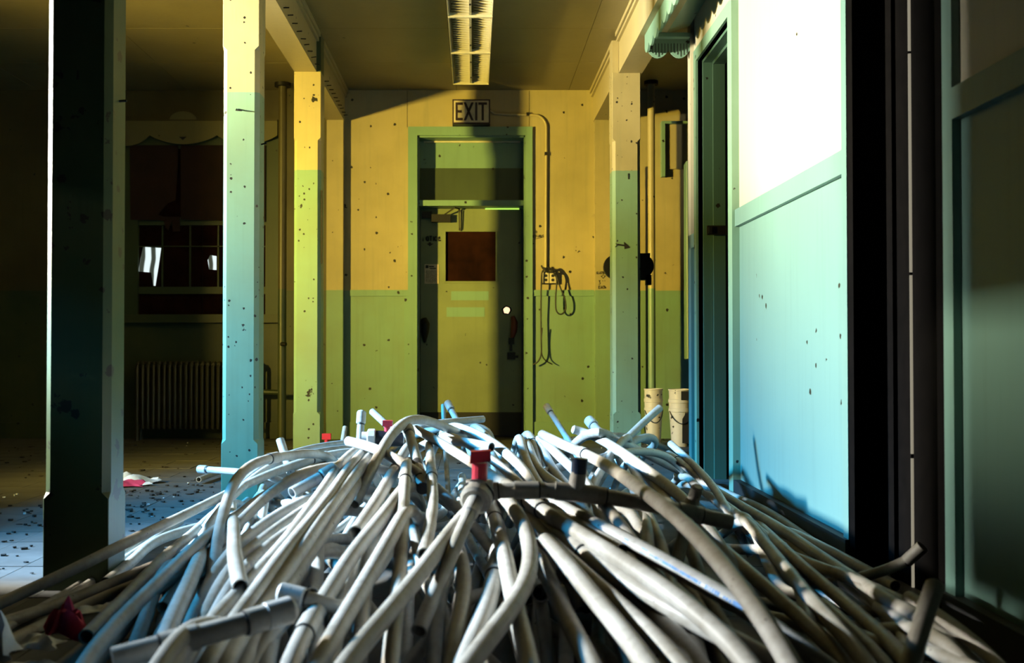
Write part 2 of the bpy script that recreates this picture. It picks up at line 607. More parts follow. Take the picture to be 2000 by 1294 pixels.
writing('lettering', 'NOTICe', ex(824), ez(466), 0.042, YD - 0.004, door, 0.0065, 0.02, 1.2)
m = MB()
zz = ez(468)
m.prism([(ex(835), zz), (ex(840), zz), (ex(840), zz - .012), (ex(845), zz - .012), (ex(837.5), zz - .036), (ex(831), zz - .012), (ex(835), zz - .012)],
        lambda a, b, d: (a, d, b), YD - 0.004, YD)
m.build('painted_arrow', 'ink', door)
writing('lettering', 'NO', ex(1043), ez(455), 0.022, YE - 0.002, wall_end, 0.0025)
writing('lettering', 'REFUNDS', ex(1041), ez(463.5), 0.024, YE - 0.002, wall_end, 0.0025, 0.03, 1.0)
MB().tube([(ex(1043), YE - 0.002, ez(466.5)), (ex(1052), YE - 0.002, ez(465)), (ex(1062), YE - 0.002, ez(462))], 0.002, 5).build('underline', 'ink', wall_end)
YP = YE - 0.087
sc = YP / YE
writing('lettering', 'GLASSES', ex(1163), ez(536.5), 0.022, YP, pil_r, 0.0025, 0.05, 0.95)
MB().tube([(ex(1171.5), YP, ez(540)), (ex(1176), YP, ez(544.5)), (ex(1180.5), YP, ez(539)), (ex(1178), YP, ez(540)), (ex(1176), YP, ez(537)),
           (ex(1174), YP, ez(540)), (ex(1171.5), YP, ez(540))], 0.0025, 5).build('drawn_arrow', 'ink', pil_r)
writing('lettering', '3', ex(1167), ez(556), 0.034, YP, pil_r, 0.003)
writing('lettering', 'oo', ex(1174.5), ez(553), 0.024, YP, pil_r, 0.0028)
writing('lettering', 'EACh', ex(1167), ez(564.5), 0.026, YP, pil_r, 0.003, 0.02, 1.15)

# beams
for nm, x0, x1, lab in (('ceiling_beam', XBL0, XBL1, 'boxed ceiling beam on the left with a row of nails'),
                        ('ceiling_beam', XBR0, XBR1, 'sunlit boxed ceiling beam on the right above the awning')):
    bm_ = tag(B(nm, 'paint_beam', None, x0, x1, -1.5, YE, ZB, ZC), lab, 'beam', 'boxed beams along the corridor')
    inner = x1 if x0 < 0 else x0
    s = 1 if x0 < 0 else -1
    for (y0, y1) in ((-1.5, 7.27), (7.45, YE)):
        m = MB()
        for (h0, h1, w) in ((ZC - 0.030, ZC, 0.030), (ZC - 0.062, ZC - 0.036, 0.018)):
            m.box(min(inner, inner + s * w), max(inner, inner + s * w), y0, y1, h0, h1)
        m.build('crown_moulding', 'paint_beam', bm_)
    if x0 < 0:
        beam_l = bm_
        for k in range(10):
            y = 6.0 + k * 0.148 + 0.012 * math.sin(k * 5)
            if y < 7.24:
                MB().tube([(inner - 0.004, y, ZB + 0.035), (inner + 0.034, y, ZB + 0.036 + 0.004 * math.sin(k * 3))], 0.0035, 6).build('nail', 'black_iron', bm_)
        for k in range(10):
            y = 7.66 + k * 0.125
            MB().tube([(inner - 0.004, y, ZB + 0.035), (inner + 0.034, y, ZB + 0.036 + 0.004 * math.sin(k * 3))], 0.0035, 6).build('nail', 'black_iron', bm_)
    else:
        beam_r = bm_


# columns
def column(name, x0, x1, y0, y1, lab, z0=0.33, z1=2.27, top=ZB, ch=0.022, mat='paint_column'):
    root = empty(name, ((x0 + x1) / 2, (y0 + y1) / 2, 0))
    tag(root, lab, 'column', 'painted columns along the corridor')
    hx, hy = (x1 - x0) / 2, (y1 - y0) / 2
    rings = []

    def ring(z, c, e=0.0):
        a, b = hx + e, hy + e
        return [(-a + c, -b, z), (a - c, -b, z), (a, -b + c, z), (a, b - c, z), (a - c, b, z), (-a + c, b, z), (-a, b - c, z), (-a, -b + c, z)]
    m = MB()
    rs = [ring(0, .002), ring(z0 - 0.02, .002), ring(z0, ch), ring(z1 - 0.01, ch), ring(z1 + 0.01, .002), ring(top, .002)]
    n = 8
    vsl = [p for r in rs for p in r]
    fs = []
    for i in range(len(rs) - 1):
        for k in range(n):
            fs.append((i * n + k, i * n + (k + 1) % n, (i + 1) * n + (k + 1) % n, (i + 1) * n + k))
    fs.append(tuple(range(n))[::-1])
    fs.append(tuple(range((len(rs) - 1) * n, len(rs) * n)))
    m.add(vsl, fs).build('shaft', mat, root)
    return root


col1 = column('column', -1.388, -1.177, 3.31, 3.47, 'scuffed green column, darkened for its shade, in the left foreground with one bright lit edge', 0.315, mat='paint_column_shaded')
col2 = column('column', -1.244, -1.064, 5.056, 5.21, 'brightly lit column at left, white above and pale turquoise below')
col3 = column('column', -1.279, -1.088, 7.266, 7.44, 'small olive and yellow column at left nearest the end wall')
colr = column('column', 0.993, 1.193, 7.30, 7.47, 'olive and yellow column at right with painted arrow')
B('head_board', 'paint_dark_green', col3, 0.063, 0.095, -0.087, 0.06, ZB, ZC - 0.005)
B('head_board', 'paint_beam', colr, -0.10, -0.055, -0.087, 0.06, ZB, ZC - 0.05)
B('handrail', 'black_iron', col3, 0.0955, 0.104, -0.080, -0.055, 1.385, 1.905)
# hooks on the bright column and on the dark one
MB().tube([(-0.02, -0.079, 1.965), (-0.02, -0.095, 1.955), (0.01, -0.098, 1.952)], 0.003, 6).build('hook', 'black_iron', col2)
MB().tube([(0.088, -0.02, 1.80), (0.12, -0.03, 1.806)], 0.004, 6).build('hook', 'black_iron', col2)
MB().tube([(0.103, 0.0, HC + 490 * 3.35 / 2000), (0.13, 0.0, HC + 491 * 3.35 / 2000)], 0.004, 6).build('hook', 'black_iron', col1)
# painted arrow and tally mark on the right column
yc = -0.0875
cx = (0.993 + 1.193) / 2
kz = 7.3 / 2000


def cr(px, py):
    return ((px - 925) * kz - cx, yc, HC + (680 - py) * kz)


m = MB()
m.tube([cr(1206, 477), cr(1220, 479)], 0.006, 6)
m.tube([cr(1203, 475), cr(1206, 478), cr(1202, 482)], 0.003, 6)
a, b, c = cr(1219, 472), cr(1231, 483), cr(1220, 486)
m.prism([(a[0], a[2]), (c[0], c[2]), (b[0], b[2])], lambda p, q, d: (p, d, q), yc - 0.002, yc + 0.001)
m.build('painted_arrow', 'ink', colr)
MB().tube([cr(1228, 338), cr(1228, 349)], 0.004, 6).build('tally_mark', 'ink', colr)

# right wall of the booth (turned by less than one degree)


def rwx(y):
    return 1.30 + (y - 2.419) * 0.0152


def rwy(px):
    return 1.2632 / ((px - 925) / 2000.0 - 0.0152)


def RW(name, mat, parent, y0, y1, w0, w1, z0, z1):
    """box on the right wall; w = metres proud of the wall face towards the corridor"""
    y0, y1 = min(y0, y1), max(y0, y1)
    p = []
    for z in (z0, z1):
        p += [(rwx(y0) - w1, y0, z), (rwx(y0) - w0, y0, z), (rwx(y1) - w0, y1, z), (rwx(y1) - w1, y1, z)]
    return MB().hexa(p).build(name, mat, parent)


wr = struct(empty('wall_right', (0, 0, 0)), 'panelled booth wall on the right, cream above and green below')
ZR0, ZR1 = 1.405, 1.492
REC = 0.024
segs = [(rwy(1345), 6.235), (5.256, 3.663), (2.786, -1.5)]
for (ya, yb) in segs:
    RW('upper_panel', 'paint_cream_clean', wr, ya, yb, -0.14, -REC, ZR1 - 0.01, ZC)
    RW('lower_panel', 'paint_green_clean', wr, ya, yb, -0.14, -REC, 0, ZR0 + 0.01)
    RW('chair_rail', 'paint_green_clean', wr, ya, yb, -0.14, 0.0, ZR0, ZR1)
RW('stile', 'paint_green_clean', wr, rwy(1345), 6.40, -0.14, 0.0, 0, ZR1)
RW('stile', 'paint_cream_clean', wr, rwy(1345), 6.40, -0.14, 0.0, ZR1, ZC)
RW('stile', 'paint_green_clean', wr, 3.663, 3.611, -0.14, 0.0, 0, ZC)
RW('stile', 'paint_green_clean', wr, 2.846, 2.786, -0.14, 0.0, 0, ZC)
# black rubber base
for n_, (ya, yb) in enumerate(((5.256, 3.611), (2.846, -1.5))):
    struct(RW('baseboard_right' if n_ == 0 else 'baseboard_right_near', 'black_rubber', None, ya, yb, -0.05, 0.012, 0, 0.108), 'black rubber base along the booth wall')
# far door of the booth: casing, stepped jambs, dark interior
ZH = 2.518
fd = struct(empty('door_2', (0, 0, 0)), 'open booth doorway with stepped green frame')
RW('casing_side', 'paint_green', fd, 6.235, 6.17, -0.05, 0.014, 0, ZH + 0.075)
RW('casing_side', 'paint_green', fd, 5.346, 5.256, -0.14, 0.014, 0, ZH + 0.075)
RW('casing_head', 'paint_green', fd, 6.17, 5.346, -0.05, 0.014, ZH, ZH + 0.075)
RW('wall_head', 'paint_cream_clean', fd, 6.235, 5.256, -0.05, 0.0, ZH + 0.075, ZC)
for (w0, w1, dy) in ((-0.026, 0.0, 0.0), (-0.078, -0.026, 0.028), (-0.15, -0.080, 0.058)):
    RW('jamb', 'paint_jamb_shaded', fd, 6.235, 6.17 - dy, w0, w1, 0, ZH)
    RW('jamb_head', 'paint_jamb_shaded', fd, 6.17, 5.346, w0, w1, ZH - dy * 0.6, ZH + 0.02)
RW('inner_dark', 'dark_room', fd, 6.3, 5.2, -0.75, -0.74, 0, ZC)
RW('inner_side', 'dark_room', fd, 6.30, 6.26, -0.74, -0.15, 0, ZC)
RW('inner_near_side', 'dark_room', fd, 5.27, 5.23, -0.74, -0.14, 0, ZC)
hs = RW('hasp', 'black_iron', fd, 6.10, 6.075, -0.155, -0.035, 1.455, 1.51)
RW('staple', 'black_iron', hs, 6.09, 6.06, -0.06, -0.04, 1.462, 1.502)
# near double door, shut, with daylight in the crack
nd = struct(empty('door_3', (0, 0, 0)), 'shut dark double door between the booth panels')
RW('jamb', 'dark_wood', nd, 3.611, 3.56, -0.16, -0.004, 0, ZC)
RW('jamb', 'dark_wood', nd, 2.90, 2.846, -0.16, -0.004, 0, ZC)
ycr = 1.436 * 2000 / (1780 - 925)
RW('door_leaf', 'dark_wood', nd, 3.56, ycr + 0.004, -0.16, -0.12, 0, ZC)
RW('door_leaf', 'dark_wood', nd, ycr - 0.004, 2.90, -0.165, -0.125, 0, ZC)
RW('door_lath', 'dark_wood', nd, 3.50, 3.47, -0.12, -0.105, 0, ZC)
for (a, b) in ((0.0, 0.42), (0.435, 1.02), (1.03, 1.75), (1.76, ZC)):
    RW('lit_crack', 'daylight_gap', nd, ycr - 0.0035, ycr + 0.0035, -0.16, -0.118, a, b)

# unseen closing walls, plus added blockers that shape the lamp light
mb = MB()
mb.box(-5.05, -4.95, 5.00, 9.2, 0, ZC)
mb.box(-5.05, -4.95, -1.5, 2.70, 0, ZC)
mb.box(-5.05, -4.95, 2.70, 5.00, 0, 1.81)
mb.box(-5.05, -4.95, 2.70, 5.00, 2.8, ZC)
mb.box(-4.95, -4.50, 3.90, 4.10, 0, 1.95)  # added pier, keeps the warm lamp off the left room
mb.box(-5.05, -4.95, 4.10, 5.00, 1.81, 2.25)  # raised sill added to keep the haze lamp off the end wall
struct(mb.build('wall_left', 'dark_room', None), 'dark far left wall with the daylight window and an added light-blocking pier')
mb = MB()
mb.box(-2.70, -2.60, -1.5, 3.45, 1.50, ZC)  # added blocker; its slot lets lamp light through to the heap
mb.box(-2.70, -2.60, -1.5, 3.45, 0, 1.22)
struct(mb.build('light_blocker_left', 'dark_room', None), 'dark added light blocker with a narrow slot at the left of the viewer')
struct(B('wall_back', 'dark_room', None, -5.0, 3.3, -1.6, -1.5, 0, ZC), 'dark wall behind the viewer')
struct(B('wall_right_far', 'dark_room', None, 3.2, 3.3, -1.5, 9.2, 0, ZC), 'dark wall behind the booth')

# ---------------------------------------------------------------- fixtures and fittings
# EXIT sign
sg = empty('exit_sign', (ex(920.5), YE, ez(222)))
tag(sg, 'square-lettered exit sign box above the exit door', 'sign')
hw, hh = 36.5 / 225, 24 / 225
B('sign_box', 'sign_letter', sg, -hw, hw, -0.11, 0, -hh, hh)
B('sign_face', 'sign_face', sg, -hw + 0.012, hw - 0.012, -0.114, -0.109, -hh + 0.014, hh - 0.012)
fx0, fx1 = -hw, hw


def lx(u):
    return -hw + 0.012 + u * (2 * hw - 0.024)


def letter(name, rects=None, polys=None):
    m = MB()
    z0, z1 = -hh + 0.030, hh - 0.028
    for (a, b, c, d) in rects or []:
        m.box(lx(a), lx(b), -0.117, -0.113, z0 + c * (z1 - z0), z0 + d * (z1 - z0))
    for p in polys or []:
        m.prism([(lx(a), z0 + b * (z1 - z0)) for a, b in p], lambda a, b, d: (a, d, b), -0.117, -0.113)
    m.build(name, 'sign_letter', sg)


letter('letter_e', [(.05, .11, 0, 1), (.11, .26, 0, .14), (.11, .23, .43, .57), (.11, .26, .86, 1)])
letter('letter_x', polys=[[(.28, 0), (.35, 0), (.57, 1), (.50, 1)], [(.50, 0), (.57, 0), (.35, 1), (.28, 1)]])
letter('letter_i', [(.61, .675, 0, 1)])
letter('letter_t', [(.70, .95, .87, 1), (.795, .86, 0, .87)])

# conduit from the sign to the outlet
pts = [(ex(957), YE - 0.05, ez(216)), (ex(965), YE - 0.025, ez(221)), (ex(1000), YE - 0.02, ez(223)), (ex(1040), YE - 0.02, ez(224))]
for k in range(1, 9):
    a = math.pi / 2 * k / 8
    pts.append((ex(1043) + math.sin(a) * 0.107, YE - 0.02, ez(248) + math.cos(a) * 0.107))
pts += [(ex(1067), YE - 0.02, ez(300)), (ex(1066.3), YE - 0.02, ez(420)), (ex(1066), YE - 0.02, ez(532))]
cd = tag(MB().tube(pts, 0.011, 10).build('electrical_conduit', 'paint_beam', None, True),
         'thin painted conduit running from the exit sign down to the outlet', 'conduit')
for (px, py) in ((1031, 222.5), (1066.5, 300)):
    B('strap', 'black_iron', cd, ex(px) - 0.012, ex(px) + 0.012, YE - 0.035, YE, ez(py) - 0.014, ez(py) + 0.014)

# outlet box
ob = tag(empty('outlet_box', (ex(1072), YE, ez(543))), 'double outlet box below the conduit on the end wall', 'outlet box')
B('box_body', 'black_iron', ob, -0.064, 0.064, -0.05, 0, -0.052, 0.055)
for s in (-1, 1):
    pl = B('cover_plate', 'sign_face', ob, 0.003 * s if s > 0 else -0.058, 0.058 if s > 0 else -0.003, -0.056, -0.05, -0.045, 0.046)
    m = MB()
    for dz in (-0.018, 0.018):
        m.tube([(s * 0.030, -0.060, dz), (s * 0.030, -0.055, dz)], 0.013, 10)
    m.build('socket', 'ink', pl)
# tangled cords hanging from it
yc_ = YE - 0.05


def cord(P):
    P = [Vector((ex(a), yc_ - c, ez(b))) for a, b, c in P]
    out = []
    for i in range(len(P) - 1):
        p0, p1, p2, p3 = P[max(i - 1, 0)], P[i], P[i + 1], P[min(i + 2, len(P) - 1)]
        for k in range(8):
            t = k / 8.0
            out.append(0.5 * ((2 * p1) + (p2 - p0) * t + (2 * p0 - 5 * p1 + 4 * p2 - p3) * t * t + (3 * p1 - p0 - 3 * p2 + p3) * t ** 3))
    out.append(P[-1])
    return out


m = MB()
m.tube(cord([(1066, 528, .03), (1058, 532, .03), (1056, 560, .03), (1055.5, 620, .02), (1056, 660, .02), (1056, 690, .02), (1050, 705, .02), (1040, 712, .01)]), 0.0065, 8)
m.tube(cord([(1058, 640, .03), (1056, 665, .03), (1057, 690, .03), (1064, 703, .02), (1078, 711, .01)]), 0.005, 8)
tag(m.build('power_cord', 'black_rubber', None, True), 'black cord hanging straight down from the outlet box', 'cord', 'cords on the outlet box')
m = MB()
m.tube(cord([(1057, 523, .04), (1066, 526, .05), (1078, 531, .05), (1085, 538, .05), (1092, 560, .04), (1102, 585, .03), (1103, 605, .03), (1094, 614, .03),
             (1085, 606, .03), (1084, 580, .03), (1086, 548, .04), (1080, 534, .05)]), 0.0065, 8)
m.tube(cord([(1056, 520, .05), (1061, 527, .06), (1070, 524, .06), (1078, 532, .06), (1066, 532, .06), (1060, 524, .06)]), 0.008, 8)
tag(m.build('power_cord', 'black_rubber', None, True), 'black cord hanging in a loop from the outlet box', 'cord', 'cords on the outlet box')

# fluorescent fixture with louvre
fxr = tag(empty('fluorescent_fixture', (-0.022, 7.0, ZC)), 'long louvred fluorescent fixture on the corridor ceiling', 'light fixture')
zb = 2.905 - ZC
B('housing', 'fixture_shade', fxr, -0.125, 0.125, -1.5, 1.21, -0.062, 0)
B('side_strip', 'black_iron', fxr, -0.152, -0.128, -1.5, 0.85, -0.085, -0.010)  # black strip along the fixture's left side
blade = None
seg_y = [-1.46, -0.45, 0.36, 1.23]
for i in range(3):
    a, b = seg_y[i] + 0.006, seg_y[i + 1] - 0.006
    n = 20 if i == 0 else 16
    for s in (-1, 1):
        m = MB()
        m.prism([(s * 0.140, zb + 0.005), (s * 0.144, zb + 0.005), (s * 0.130, zb + 0.060), (s * 0.126, zb + 0.060)], lambda p, q, d: (p, d, q), a, b)
        m.build('side_rail', 'white_metal', fxr)
    B('spine', 'white_metal', fxr, -0.008, 0.008, a, b, zb + 0.012, zb + 0.055)
    for e in (a, b):
        B('end_bar', 'white_metal', fxr, -0.143, 0.143, e - 0.004, e + 0.004, zb, zb + 0.030)
    for k in range(2):
        yy = a + (b - a) * (0.28 + 0.5 * k)
        MB().tube([(0, yy, zb + 0.004), (0, yy, zb + 0.02)], 0.007, 8).build('thumb_screw', 'black_iron', fxr)
    for k in range(n):
        y = a + (b - a) * (k + 0.5) / n
        for s in (-1, 1):
            if blade is None:
                m = MB()
                m.prism([(0.020, 0.030), (0.135, 0.004), (0.128, 0.036), (0.075, 0.034)], lambda p, q, d: (p, d + (q - 0.02) * 0.3, q), -0.0012, 0.0012)  # blade taper shaped after the shadow edge across the louvre
                blade = {1: m.build('louvre_blade', 'white_metal', fxr)}
                m = MB()
                m.prism([(-0.006, 0.004), (-0.120, 0.020), (-0.060, 0.032), (-0.006, 0.040)][::-1], lambda p, q, d: (p, d + (q - 0.02) * 0.3, q), -0.0012, 0.0012)
                blade[-1] = m.build('louvre_blade', 'white_metal', fxr)
                blade[1].location = (0, y, zb)
                blade[-1].location = (0, y, zb)
                used0 = True
            elif k == 0 and i == 0:
                continue
            else:
                share(blade[s].data, 'louvre_blade', fxr, (0, y, zb))
# awning over the booth door
XA0 = 1.078
YA0, YA1 = 4.95, 6.42
ZA0, ZA1 = 2.665, 2.735
aw = tag(empty('scalloped_awning', (1.2, 6.0, 2.7)), 'green wooden awning with scalloped edge over the booth door', 'awning')
OFF = Vector((1.2, 6.0, 2.7))


def put(mb, name, mat, smooth=False):
    mb.v = [(x - OFF.x, y - OFF.y, z - OFF.z) for x, y, z in mb.v]
    return mb.build(name, mat, aw, smooth)


def scallop(u0, u1, w, z_top, z_edge, drop):
    """polygon of (u, z): straight top, scalloped bottom"""
    n = max(1, round((u1 - u0) / w))
    poly = [(u0, z_top)]
    ww = (u1 - u0) / n
    for i in range(n):
        for k in range(9):
            t = k / 8.0
            poly.append((u0 + (i + t) * ww, z_edge - drop * math.sin(math.pi * t) ** 0.8))
    poly.append((u1, z_top))
    return poly[::-1]


def strip(mb, poly, fn, d0, d1):
    """scallop polygon as a fan of quads so that it stays valid"""
    top = poly[0][1]
    bot = [p for p in poly[1:-1]]
    bot.sort(key=lambda p: p[0])
    for i in range(len(bot) - 1):
        (a, za), (b, zb_) = bot[i], bot[i + 1]
        if b - a < 1e-6:
            continue
        mb.hexa([fn(a, za, d0), fn(b, zb_, d0), fn(b, zb_, d1), fn(a, za, d1), fn(a, top, d0), fn(b, top, d0), fn(b, top, d1), fn(a, top, d1)])
    return mb


m = MB()
strip(m, scallop(YA0, YA1, 0.147, ZA1 + 0.05, ZA0, 0.042), lambda u, z, d: (d + (z - ZA0) * -0.0, u, z), XA0, XA0 + 0.014)
put(m, 'front_valance', 'paint_green')
m = MB()
strip(m, scallop(XA0 + 0.014, rwx(YA1), 0.14, ZA1 - 0.005, ZA0 - 0.01, 0.052), lambda u, z, d: (u, d, z), YA1 - 0.012, YA1)
sv = put(m, 'side_valance', 'paint_green')
for k in range(13):
    x = XA0 + 0.024 + k * 0.0198
    m = MB().box(x, x + 0.0035, YA1 - 0.015, YA1 - 0.0115, ZA0 - 0.042 + 0.030 * abs(math.cos(math.pi * (x - XA0 - 0.014) / 0.14)) - 0.012, ZA0 + 0.03)
    o = put(m, 'stripe', 'ink')
    o.parent = sv
m = MB()
m.hexa([(XA0 + 0.012, YA0, ZA1 - 0.01), (rwx(YA0), YA0, ZA1 + 0.075), (rwx(YA1), YA1, ZA1 + 0.075), (XA0 + 0.012, YA1, ZA1 - 0.01),
        (XA0 + 0.012, YA0, ZA1 + 0.03), (rwx(YA0), YA0, ZA1 + 0.115), (rwx(YA1), YA1, ZA1 + 0.115), (XA0 + 0.012, YA1, ZA1 + 0.03)])
put(m, 'soffit_board', 'paint_green')
m = MB().box(XA0 + 0.03, rwx(YA1) - 0.01, YA1 - 0.07, YA1 - 0.02, ZA1 - 0.014, ZA1 + 0.012)
put(m, 'brace', 'paint_green')

# standpipe and back corner on the right
sp = tag(MB().tube([(1.497, 8.60, 0), (1.497, 8.60, ZC)], 0.031, 16).build('standpipe', 'paint_wall', None, True),
         'tall vertical pipe from floor to ceiling right of the arrow column', 'pipe riser')
tag(MB().tube([(1.415, 8.80, 0), (1.415, 8.80, 2.35)], 0.016, 12).build('thin_riser', 'paint_beam', None, True),
    'thin pale riser between the arrow column and the standpipe', 'pipe riser')
MB().tube([(1.497, 8.60, ZC - 0.03), (1.497, 8.60, ZC)], 0.060, 18).build('ceiling_collar', 'black_iron', sp, True)
# wall board with frame in the corner
cb = tag(empty('hatch_board', (ex(1300), YE, 1.9)), 'yellow framed board high on the corner wall beside the standpipe', 'board')


def HB(name, mat, a, b, c, d, y0, y1):
    return B(name, mat, cb, ex(a) - ex(1300), ex(b) - ex(1300), y0 - 0, y1 - 0, ez(d) - 1.9, ez(c) - 1.9)


HB('frame_side', 'paint_green', 1291, 1297.5, 238, 346, -0.07, 0)
HB('frame_top', 'paint_green', 1297.5, 1400, 238, 243, -0.07, 0)
HB('board_panel', 'paint_beam', 1297.5, 1400, 243, 330, -0.03, 0)
# curtain with scalloped top at the corner
m = MB()
n = 30
P = []
for k in range(n + 1):
    u = k / n
    x = ex(1332 + 60 * u)
    y = YE - 0.10 - 0.035 * math.sin(u * 17)
    ztop = ez(326 - 14 * min(1, u * 5)) + 0.012 * math.sin(u * 25)
    P.append((x, y, ztop))
vsl = []
for (x, y, z) in P:
    vsl += [(x, y, z), (x, y, ez(700)), (x, y + 0.004, z), (x, y + 0.004, ez(700))]
fs = []
for k in range(n):
    a = k * 4
    fs += [(a, a + 1, a + 5, a + 4), (a + 2, a + 6, a + 7, a + 3), (a, a + 4, a + 6, a + 2), (a + 1, a + 3, a + 7, a + 5)]
m.add(vsl, fs)
tag(m.build('hanging_curtain', 'paint_green_clean', None, True), 'pale green gathered curtain in the right corner behind the booth', 'curtain')
# black bell on the right column
bl = tag(empty('alarm_bell', (1.10, 7.50, HC + (680 - 520) * 7.5 / 2000)), 'black alarm housing fixed behind the arrow column', 'alarm')
m = MB()
m.box(-0.02, 0.195, 0.0, 0.09, -0.098, 0.098)
m.build('housing', 'black_iron', bl)
m = MB()
m.tube([(-0.05, 0.02, 0), (-0.05, 0.07, 0)], 0.092, 24)
m.build('gong', 'black_iron', bl, True)
m = MB()
m.tube([(0.14, 0.01, 0.005), (0.14, 0.06, 0.005)], 0.085, 24)
m.build('gong', 'black_iron', bl, True)
B('bracket', 'black_iron', bl, 0.165, 0.205, 0, 0.05, -0.135, -0.06)
MB().tube([(0.105, 0.03, -0.09), (0.10, 0.03, -0.2), (0.092, 0.05, -0.42), (0.09, 0.08, -0.9)], 0.009, 8).build('cable', 'black_rubber', bl)


# paint buckets
def bucket(name, x, y, r, h, z, lab, seed, n=3):
    root = tag(empty(name, (x, y, 0)), lab, 'bucket', 'splattered white buckets in the right corner')
    m = MB()
    prof_ = []
    zz = 0.0
    step = h / (n + 2.0)
    prof_ = [(0.0, 0.74), (0.60, 0.94), (0.61, 1.0), (0.66, 1.0), (0.665, 0.95), (0.76, 0.96), (0.765, 1.02), (0.82, 1.02), (0.825, 0.96), (0.97, 0.97), (0.975, 1.03), (1.0, 1.03)]
    seg = 28
    vsl, fs = [], []
    for (t, q) in prof_:
        for k in range(seg):
            a = 2 * math.pi * k / seg
            vsl.append((r * q * math.cos(a), r * q * math.sin(a), t * h))
    for i in range(len(prof_) - 1):
        for k in range(seg):
            fs.append((i * seg + k, i * seg + (k + 1) % seg, (i + 1) * seg + (k + 1) % seg, (i + 1) * seg + k))
    fs.append(tuple(range(seg))[::-1])
    # inner wall
    b0 = len(vsl)
    for (t, q) in ((1.0, 0.95), (0.75, 0.92)):
        for k in range(seg):
            a = 2 * math.pi * k / seg
            vsl.append((r * q * math.cos(a), r * q * math.sin(a), t * h))
    tp = (len(prof_) - 1) * seg
    for k in range(seg):
        fs.append((tp + k, tp + (k + 1) % seg, b0 + (k + 1) % seg, b0 + k))
        fs.append((b0 + k, b0 + (k + 1) % seg, b0 + seg + (k + 1) % seg, b0 + seg + k))
    fs.append(tuple(range(b0 + seg, b0 + 2 * seg)))
    m.add(vsl, fs).build('pail_stack', 'bucket_paint', root, True)
    P = []
    for k in range(13):
        a = math.pi * (1.08 + 0.84 * k / 12)
        P.append((r * 1.0 * math.cos(a), r * 1.02 * math.sin(a), h * (0.62 - 0.22 * math.sin(math.pi * k / 12))))
    MB().tube(P, 0.0035, 6).build('bail_handle', 'black_iron', root)
    return root


k_ = NT('bucket_paint')
tc_ = k_.n('ShaderNodeTexCoord')
s1 = k_.math('GREATER_THAN', k_.noise(tc_.outputs['Object'], 24, 3, 0.5), 0.655)
c_ = k_.mix(k_.math('MULTIPLY', k_.ramp(k_.noise(tc_.outputs['Object'], 5, 3), 0.4, 0.8), 0.5), (0.66, 0.62, 0.52), (0.50, 0.42, 0.28))
k_.l(k_.mix(s1, c_, (0.012, 0.012, 0.010)), k_.b.inputs['Base Color'])
k_.b.inputs['Roughness'].default_value = 0.4
b1 = bucket('paint_bucket', (1276 - 925) * 8.3 / 2000, 8.3, 0.075, 0.455, 0, 'splattered white bucket stack at the foot of the standpipe', 1)
b2 = bucket('paint_bucket', (1328 - 925) * 8.2 / 2000, 8.2, 0.092, 0.455, 0, 'splattered white bucket stack beside the booth corner with a black label', 2)
B('label', 'ink', b2, 0.0, 0.055, -0.083, -0.078, 0.03, 0.27)
B('tape_patch', 'ink', b2, -0.01, 0.07, -0.094, -0.080, 0.37, 0.44)

# ---------------------------------------------------------------- far left corner: window, radiator, riser
win = struct(empty('window_1', (0, 0, 0)), 'boarded sash window in the dark left room')


def WB(name, mat, a, b, c, d, y0, y1, parent=None):
    return B(name, mat, parent or win, ex(a), ex(b), YE - y1, YE - y0, ez(d), ez(c))


WB('frame_side', 'paint_dark_green', 244, 272, 262, 614, 0.0, 0.05)
WB('frame_side', 'paint_dark_green', 520, 545, 262, 614, 0.0, 0.05)
WB('frame_head', 'paint_dark_green', 272, 520, 262, 290, 0.0, 0.05)
WB('sill', 'paint_left_room_shaded', 240, 548, 614, 630, 0.0, 0.075)
WB('sash_rail', 'paint_dark_green', 272, 520, 560, 574, 0.0, 0.035)
WB('sash_rail', 'paint_dark_green', 272, 520, 425, 440, 0.0, 0.035)
for px in (318, 372, 427, 480):
    WB('glazing_bar', 'paint_dark_green', px - 1.5, px + 1.5, 440, 560, 0.0, 0.028)
WB('glazing_bar', 'paint_dark_green', 272, 520, 480, 482, 0.0, 0.028)
WB('board', 'brown_board', 272, 395, 290, 560, 0.0, 0.012)
WB('board', 'brown_board', 396, 520, 290, 560, 0.0, 0.012)
WB('board', 'brown_board', 272, 395, 574, 614, 0.0, 0.012)
WB('board', 'brown_board', 396, 520, 574, 614, 0.0, 0.012)
# window reflections in the old glass, painted as glowing streaked patches
k_ = NT('streaked_reflection')
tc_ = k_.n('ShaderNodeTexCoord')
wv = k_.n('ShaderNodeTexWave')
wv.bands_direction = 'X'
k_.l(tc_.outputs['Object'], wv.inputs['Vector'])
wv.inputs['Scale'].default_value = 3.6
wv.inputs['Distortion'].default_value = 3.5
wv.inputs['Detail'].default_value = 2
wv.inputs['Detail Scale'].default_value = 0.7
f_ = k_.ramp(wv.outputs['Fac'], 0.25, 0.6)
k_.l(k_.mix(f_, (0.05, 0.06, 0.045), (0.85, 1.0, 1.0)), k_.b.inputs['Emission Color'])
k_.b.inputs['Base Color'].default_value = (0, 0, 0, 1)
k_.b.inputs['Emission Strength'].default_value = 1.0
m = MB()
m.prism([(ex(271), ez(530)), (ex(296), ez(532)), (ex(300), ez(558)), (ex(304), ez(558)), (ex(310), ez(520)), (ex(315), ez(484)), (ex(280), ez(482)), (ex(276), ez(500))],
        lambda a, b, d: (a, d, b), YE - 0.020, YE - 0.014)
m.build('glass_reflection', 'streaked_reflection', win)
m = MB()
